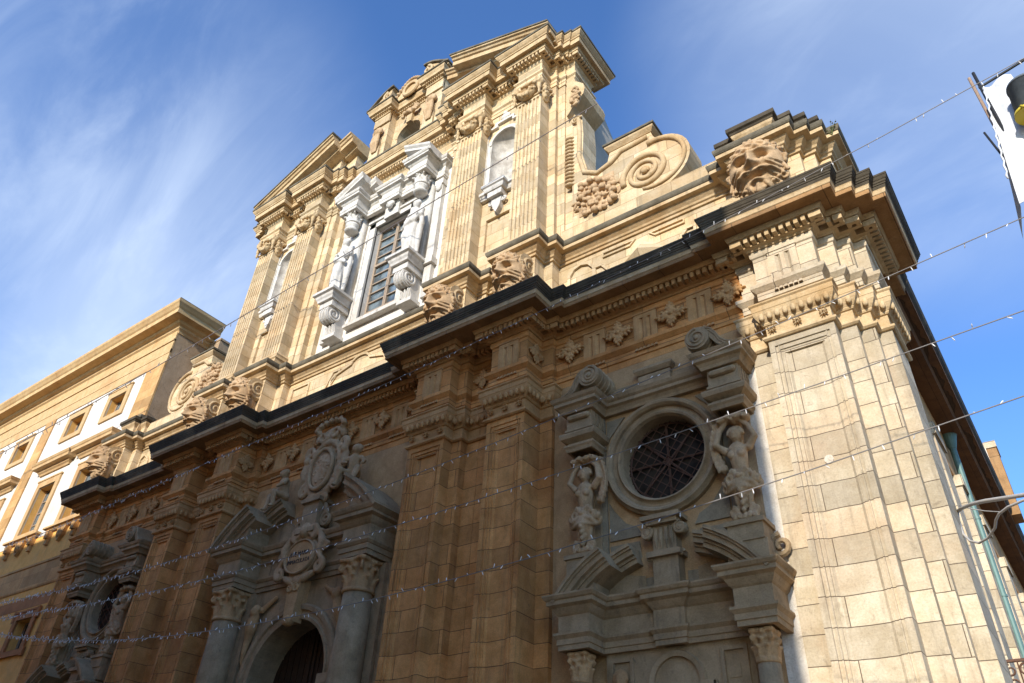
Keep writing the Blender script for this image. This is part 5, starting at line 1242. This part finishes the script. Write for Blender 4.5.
# white plaster fields between stone bands
for x0, x1 in ((-9.5, -1.45), (-18.5, -10.5), (-27.5, -19.5)):
    b = plate((x0, x1, 12.75, 19.75), [h for h in holesU+holesM if x0 < h[0][0] < x1], -.04, .03); part('plaster_field', b, 'white', PA)
b = plate((-50, 0, 19.75, 21.6), [], -.06, .03); b.box(-50, 0, -.10, -.02, 20.25, 20.45); b.box(-50, 0, -.13, -.02, 20.9, 21.0)
b.box(-50, .0, -.08, 0, 19.75, 21.5)
part('stone_frieze', b, 'palt', PA)
b = MB(); b.box(-1.45, 0.003, -.10, -.02, 9.5, 19.75); part('corner_strip', b, 'pal', PA)
for x in (-10.0, -19.0, -28.5): b = MB(); b.box(x-.48, x+.48, -.10, -.02, 12.0, 19.75); part('wall_strip', b, 'pal', PA)
part('eaves_cornice', MB().sweep([(-.3,21.32),(.04,21.32),(.06,21.44),(.16,21.52),(.16,21.62),(.30,21.68),(.36,21.78),(.72,21.82),(.72,22.04),(.78,22.10),(.84,22.20),(.90,22.28),(.92,22.40),(-.3,22.44)], [(-50,0),(0,0),(0,1.55)]), 'palt', PA)
part('roof', MB().box(-50, .85, -.86, 1.6, 22.442, 22.49), 'ledge', PA)
part('belt_course', MB().sweep([(-.1,10.35),(.05,10.35),(.08,10.42),(.08,10.5),(.04,10.52),(.04,11.35),(.08,11.38),(.08,11.46),(-.1,11.5)], [(-50,0),(.0,0)]), 'pal', PA)
part('belt_course', MB().sweep([(-.1,9.55),(.03,9.55),(.03,10.0),(-.1,10.0)], [(-50,0),(.0,0)]), 'rust', PA)
def palwin(x, z0, z1, hw, kind):
    m = MB(); t = .30 if kind != 'low' else .26; y = -.045
    mat = 'palt' if kind != 'low' else 'rust'
    for s in (-1, 1): m.box(x+s*hw, x+s*(hw+t), y-.07, y, z0-t*.8, z1+t)
    m.box(x-hw, x+hw, y-.07, y, z1, z1+t); m.box(x-hw, x+hw, y-.07, y, z0-t*.8, z0)
    m.box(x-hw-t-.05, x+hw+t+.05, y-.10, y, z1+t, z1+t+.07)
    if kind == 'low':
        for s in (-1, 1): m.box(x+s*(hw+t-.05), x+s*(hw+t+.12), y-.09, y, z1-.05, z1+t+.1); m.box(x+s*(hw+t-.05), x+s*(hw+t+.12), y-.09, y, z0-t, z0-t+.3)
    f_ = part('window', m, mat, PA)
    g_ = MB(); g_.box(x-hw, x+hw, .30, .33, z0, z1); part('pane', g_, 'glass' if kind != 'low' else 'dglass', f_)
    g_ = MB()
    for q in (-hw+.04, 0, hw-.04): g_.box(x+q-.035, x+q+.035, .25, .30, z0, z1)
    n = 4 if kind == 'tall' else 2
    for i in range(n+1): zz = z0+.03+(z1-z0-.06)*i/n; g_.box(x-hw, x+hw, .26, .30, zz-.025, zz+.025)
    part('casement', g_, 'frame', f_)
    return f_
for x, _ in wins:
    palwin(x, 18.1, 19.1, .68, 'sq')
    f_ = palwin(x, 13.2, 15.5, .74, 'tall')
    hd = MB().sweep([(-.2,16.2),(.02,16.2),(.05,16.28),(.12,16.34),(.14,16.42),(.34,16.46),(.34,16.60),(.38,16.64),(.42,16.74),(-.2,16.80)], [(x-1.32,-.05),(x-1.32,-.09),(x+1.32,-.09),(x+1.32,-.05)])
    part('hood', hd, 'palt', f_)
    sl = MB().sweep([(-.2,12.78),(.02,12.78),(.06,12.84),(.16,12.88),(.16,12.96),(-.2,12.98)], [(x-1.35,-.05),(x-1.35,-.1),(x+1.35,-.1),(x+1.35,-.05)])
    part('sill', sl, 'palt', f_)
    for s in (-1, 1): part('sill_bracket', MB().box(x+s*1.05-.13, x+s*1.05+.13, -.22, -.03, 12.45, 12.78).box(x+s*1.05-.1, x+s*1.05+.1, -.14, -.03, 12.2, 12.45), 'pal', f_)
    c = MB(); c.slab([(x-.35,12.78),(x+.35,12.78),(x+.22,12.4),(x,12.15),(x-.22,12.4)], -.16, -.03); c.ell((x, -.16, 12.5), (.2, .08, .2))
    part('apron', c, 'pal', f_)
    palwin(x, 7.95, 9.10, .62, 'low')
# ------------------------------------------------------------------ building across the street (behind the camera; its shadow covers the lower front)
OB = thing('street_building', (-26, -18, 0), 'tall plain ochre building across the street from the church', 'building')
BZ_ = 19.95
part('wall', MB().box(-50, 26.28, -14, 0, 0, BZ_), 'warmwall', OB); part('cornice', MB().box(-50.2, 26.38, -14.1, .1, BZ_, BZ_+.4), 'palt', OB)
for r_ in range(4):
    for k in range(14):
        x = -45+k*5.7
        if x < 25:
            w_ = part('window', MB().box(x-.8, x+.8, .0, .08, 2.5+r_*4.0, 4.6+r_*4.0), 'palt', OB); part('pane', MB().box(x-.6, x+.6, .08, .09, 2.7+r_*4, 4.4+r_*4), 'dglass', w_)
# ------------------------------------------------------------------ strings of little lights across the street
STR_PTS = [
   [(-39.44, -0.9, 17.451), (-37.997, -0.896, 17.477), (-36.553, -0.891, 17.507), (-35.11, -0.887, 17.54), (-33.667, -0.883, 17.579), (-32.224, -0.878, 17.622), (-30.78, -0.874, 17.672), (-29.337, -0.87, 17.728), (-27.894, -0.865, 17.79), (-26.451, -0.861, 17.859), (-25.008, -0.857, 17.936), (-23.564, -0.852, 18.018), (-22.121, -0.848, 18.107), (-20.678, -0.843, 18.201), (-19.235, -0.839, 18.3), (-17.791, -0.835, 18.404), (-16.348, -0.83, 18.51), (-14.905, -0.826, 18.619), (-13.462, -0.822, 18.728), (-12.019, -0.817, 18.837), (-10.575, -0.813, 18.943), (-9.132, -0.809, 19.045), (-7.689, -0.804, 19.142), (-6.246, -0.8, 19.23)],
   [(-36.798, 0.2, 12.724), (-35.13, -0.004, 12.491), (-33.461, -0.209, 12.282), (-31.793, -0.413, 12.092), (-30.124, -0.617, 11.917), (-28.456, -0.822, 11.752), (-26.787, -1.026, 11.594), (-25.119, -1.23, 11.442), (-23.451, -1.435, 11.292), (-21.782, -1.639, 11.144), (-20.114, -1.843, 10.996), (-18.445, -2.048, 10.849), (-16.777, -2.252, 10.702), (-15.108, -2.457, 10.557), (-13.44, -2.661, 10.415), (-11.771, -2.865, 10.279), (-10.103, -3.07, 10.15), (-8.434, -3.274, 10.033), (-6.766, -3.478, 9.931), (-5.097, -3.683, 9.848), (-3.429, -3.887, 9.79), (-1.76, -4.091, 9.763), (-0.092, -4.296, 9.772), (1.576, -4.5, 9.825)],
   [(-34.644, 0.2, 9.978), (-33.107, -0.07, 9.75), (-31.57, -0.339, 9.522), (-30.034, -0.609, 9.295), (-28.497, -0.878, 9.07), (-26.96, -1.148, 8.847), (-25.424, -1.417, 8.629), (-23.887, -1.687, 8.416), (-22.35, -1.957, 8.209), (-20.814, -2.226, 8.01), (-19.277, -2.496, 7.819), (-17.74, -2.765, 7.636), (-16.204, -3.035, 7.464), (-14.667, -3.304, 7.302), (-13.13, -3.574, 7.151), (-11.593, -3.843, 7.012), (-10.057, -4.113, 6.885), (-8.52, -4.383, 6.77), (-6.983, -4.652, 6.669), (-5.447, -4.922, 6.582), (-3.91, -5.191, 6.508), (-2.373, -5.461, 6.448), (-0.837, -5.73, 6.402), (0.7, -6.0, 6.371)],
   [(-33.956, 0.2, 9.264), (-32.463, -0.091, 9.051), (-30.97, -0.383, 8.831), (-29.477, -0.674, 8.608), (-27.984, -0.965, 8.381), (-26.491, -1.257, 8.154), (-24.998, -1.548, 7.927), (-23.505, -1.839, 7.701), (-22.012, -2.13, 7.479), (-20.519, -2.422, 7.261), (-19.026, -2.713, 7.048), (-17.533, -3.004, 6.842), (-16.04, -3.296, 6.643), (-14.547, -3.587, 6.452), (-13.054, -3.878, 6.271), (-11.561, -4.17, 6.1), (-10.068, -4.461, 5.94), (-8.576, -4.752, 5.791), (-7.083, -5.043, 5.654), (-5.59, -5.335, 5.529), (-4.097, -5.626, 5.417), (-2.604, -5.917, 5.318), (-1.111, -6.209, 5.232), (0.382, -6.5, 5.16)],
   [(-33.342, 0.2, 8.624), (-31.885, -0.113, 8.336), (-30.429, -0.426, 8.052), (-28.972, -0.739, 7.771), (-27.516, -1.052, 7.494), (-26.059, -1.365, 7.222), (-24.603, -1.678, 6.954), (-23.146, -1.991, 6.693), (-21.69, -2.304, 6.438), (-20.233, -2.617, 6.19), (-18.777, -2.93, 5.95), (-17.32, -3.243, 5.72), (-15.864, -3.557, 5.5), (-14.407, -3.87, 5.293), (-12.951, -4.183, 5.099), (-11.494, -4.496, 4.919), (-10.038, -4.809, 4.756), (-8.581, -5.122, 4.612), (-7.125, -5.435, 4.487), (-5.668, -5.748, 4.384), (-4.212, -6.061, 4.306), (-2.755, -6.374, 4.253), (-1.298, -6.687, 4.229), (0.158, -7.0, 4.236)],
]
LBL = ['highest light string, running from the palazzo up to the bracket of the upper storey', 'light string hanging just below the main cornice, second from the top', 'light string crossing the round window, third from the top',
       'light string crossing the inscribed door cartouche, fourth from the top', 'lowest light string, crossing the portal columns']
bm_ = MB(); bm_.ell((0, 0, -.040), (.007, .007, .026), None, 1); bm_.tube([(0,0,0),(0,0,-.03)], .005, 5); BULB = bm_.mesh('bulb', MT['bulb']); BULB1 = bm_.mesh('bulb', MT['string'])
for si, pts in enumerate(STR_PTS):
    P = [Vector(p) for p in pts]; o0 = P[0]
    dense = []
    for i in range(len(P)-1):
        for k in range(4): dense.append(P[i].lerp(P[i+1], k/4))
    dense.append(P[-1])
    dist = lambda p: (p-Vector((0,-12,1.6))).length
    w_ = MB().tube([p-o0 for p in dense], [(.0035+.00022*dist(p))*(1 if si else 1.7) for p in dense], 5)
    so_ = thing('light_string', o0, LBL[si], 'string lights', 'strings of lights hung across the street')
    part('wire', w_, 'wire' if si < 1 else 'string', so_)
    L_ = [0]
    for a, b in zip(P, P[1:]): L_.append(L_[-1]+(b-a).length)
    n = int(L_[-1]/(.20 if si else .42)); rnd = random.Random(si+20); rest = MB()
    for k in range(n):
        t = L_[-1]*(k+.5+rnd.uniform(-.3, .3))/n
        j = max(i for i in range(len(L_)) if L_[i] <= t); j = min(j, len(P)-2)
        p = P[j].lerp(P[j+1], (t-L_[j])/(L_[j+1]-L_[j]))
        rot = (rnd.uniform(-.9, .9)+(pi if rnd.random() < .3 else 0), rnd.uniform(-.6, .6), rnd.uniform(0, 6.28)); q = (.42+dist(p)/24)*(1 if si else 1.5)
        if n-k <= 99:
            o = obj('bulb', BULB if si else BULB1, so_, p-o0); o.rotation_euler = rot; o.scale = (q, q, q)
        else:
            from mathutils import Euler
            b_ = MB(); b_.add(bm_.v, bm_.f); rest.join(b_, Matrix.Translation(p-o0)@Euler(rot).to_matrix().to_4x4()@Matrix.Scale(q, 4))
    if rest.v: tag(part('bulb', rest, 'bulb', so_), kind='stuff')
# grey service cable fixed to the corner
cb = MB()
cb.tube([(-1.099, 1.75, 7.07), (-.976, 1.292, 6.937), (-.793, .833, 6.786), (-.588, .375, 6.609), (-.318, -.083, 6.412), (-.083, -.542, 6.219), (.309, -1.0, 6.011), (1.3, -3, 5.2)], .03, 8)
cb.tube([(-1.09, 1.75, 7.05), (-1.097, 1.5, 6.801), (-1.075, 1.25, 6.504), (-.993, 1.0, 6.286), (-.867, .75, 6.144), (-.718, .5, 6.105), (-.577, .25, 6.14), (-.52, 0, 6.157), (-.45, -.25, 6.137), (-.311, -.5, 6.113), (-.102, -.75, 6.068), (.317, -1.0, 6.036), (1.3, -3, 5.25)], .018, 8)
cb.tube([(-1.025, 1.7, 7.141), (-.844, 1.3, 6.894), (-.659, .9, 6.666), (-.457, .5, 6.454), (-.45, -.2, 6.14)], .008, 5)
tag(part('service_cable', cb, 'cable', None, True), 'sagging grey electric cable fixed to the right corner of the church', 'cable')
# ------------------------------------------------------------------ scaffold corner at the right edge
SCF = thing('scaffold', (1.547, -.4, -.875), 'scaffold corner of thin poles at the right edge of the view, wrapped in white sheeting', 'scaffold')
SCF.scale = (1.547,)*3
def pole(name, p0, p1, r_, mat): return part(name, MB().tube([p0, p1], r_, 8), mat, SCF)
pole('pole', (.06, 0, .566), (.07, 0, 9.95), .018, 'black'); pole('pole', (.02, .05, .566), (.02, .08, 9.98), .018, 'pole')
pole('pole', (.55, .0, .566), (.55, 0, 9.6), .02, 'pole'); pole('crossbar', (.05, 0, 9.66), (1.6, -.1, 9.95), .016, 'black'); pole('crossbar', (.0, 0, 8.2), (1.6, 0, 8.2), .02, 'pole')
pole('brace', (-.10, .05, 8.98), (-.04, .04, 8.45), .012, 'black')
m = MB(); vs = []; nx, nz = 12, 18
def shp(i, j, o):
    t = i/nx; q = j/nz; return (.08-.20*q+(.31+.50*q**1.2)*t, -.02+.035*sin(t*7+q*4)+.012*sin(q*9+t*3)+o, 9.62-1.9*q+.05*t*(1-q)+.006*sin(t*17))
for o in (0, .006):
    for j in range(nz+1):
        for i in range(nx+1): vs.append(shp(i, j, o))
k = (nx+1)*(nz+1); fs = []
for j in range(nz):
    for i in range(nx): a = j*(nx+1)+i; fs.append((a, a+1, a+nx+2, a+nx+1)); fs.append((k+a+nx+1, k+a+nx+2, k+a+1, k+a))
part('white_sheet', m.add(vs, fs), 'sheet', SCF, True)
m = MB(); vs = []
for j in range(nz+1):
    q = j/nz
    for i in range(5): t = i/4; vs.append((.08-.20*q-.07*t*q*1.2, -.02+.25*t, 9.60-1.9*q-.25*t+.015*sin(q*11+i)))
part('grey_sheet', m.add(vs, [(j*5+i, j*5+i+1, (j+1)*5+i+1, (j+1)*5+i) for j in range(nz) for i in range(4)]), 'rear', SCF, True)
m = MB(); m.tube([(.09-.20*i/30+.008*sin(i*2.1), -.05, 9.6-1.5*i/30) for i in range(31)], [.007+.005*abs(sin(i*1.9)) for i in range(31)], 6); part('lashing', m, 'sheet', SCF, True)
bk = thing('bucket', (2.06, -.75, 12.60), 'dark grey builder bucket with a yellow rim hanging beside the white sheet', 'bucket'); bk.scale = (2.1, 2.1, 2.1)
m = MB().lathe([(.0,0),(.105,0),(.14,.30),(.148,.30),(.148,.32),(.128,.32),(.10,.02),(0,.02)], n=28)
part('body', m.xf(Matrix.Rotation(radians(12), 4, 'Y')), 'bucket', bk, True)
m = MB(); m.lathe([(.112,-.02),(.118,-.02),(.118,.01),(.110,.01)], n=28); m.tube([(-.06,-.11,.0),(0,-.13,-.06),(.06,-.11,0)], .012, 6); part('yellow_band', m.xf(Matrix.Rotation(radians(12), 4, 'Y')), 'yel', bk, True)
# dry weeds on the ledges
for i, (x, y, z, h) in enumerate(((-1.0, .1, 15.1, .3), (-3.5, -.1, 15.2, .22), (-.95, -.5, 13.1, .2), (-28.5, -.4, 13.1, .3))):
    m = MB(); rnd = random.Random(i)
    for k in range(14):
        a = rnd.random()*6.28; q = rnd.uniform(.3, 1); m.tube([(0,0,0),(.25*h*cos(a)*q,.25*h*sin(a)*q,h*.5*q),(.7*h*cos(a)*q,.7*h*sin(a)*q,h*q)], [.006,.005,.002], 4)
        m.ell((.6*h*cos(a)*q, .6*h*sin(a)*q, h*.85*q), (.02, .02, .012), None, 1)
    tag(part('weed', m, 'weed', None, False, (x, y, z)), ['dry weed on the stepped ledge right of the corner head', 'small weed on the string course left of the corner head', 'weed on the main cornice at the right corner', 'weed on the cornice at the far left end'][i], 'weed')
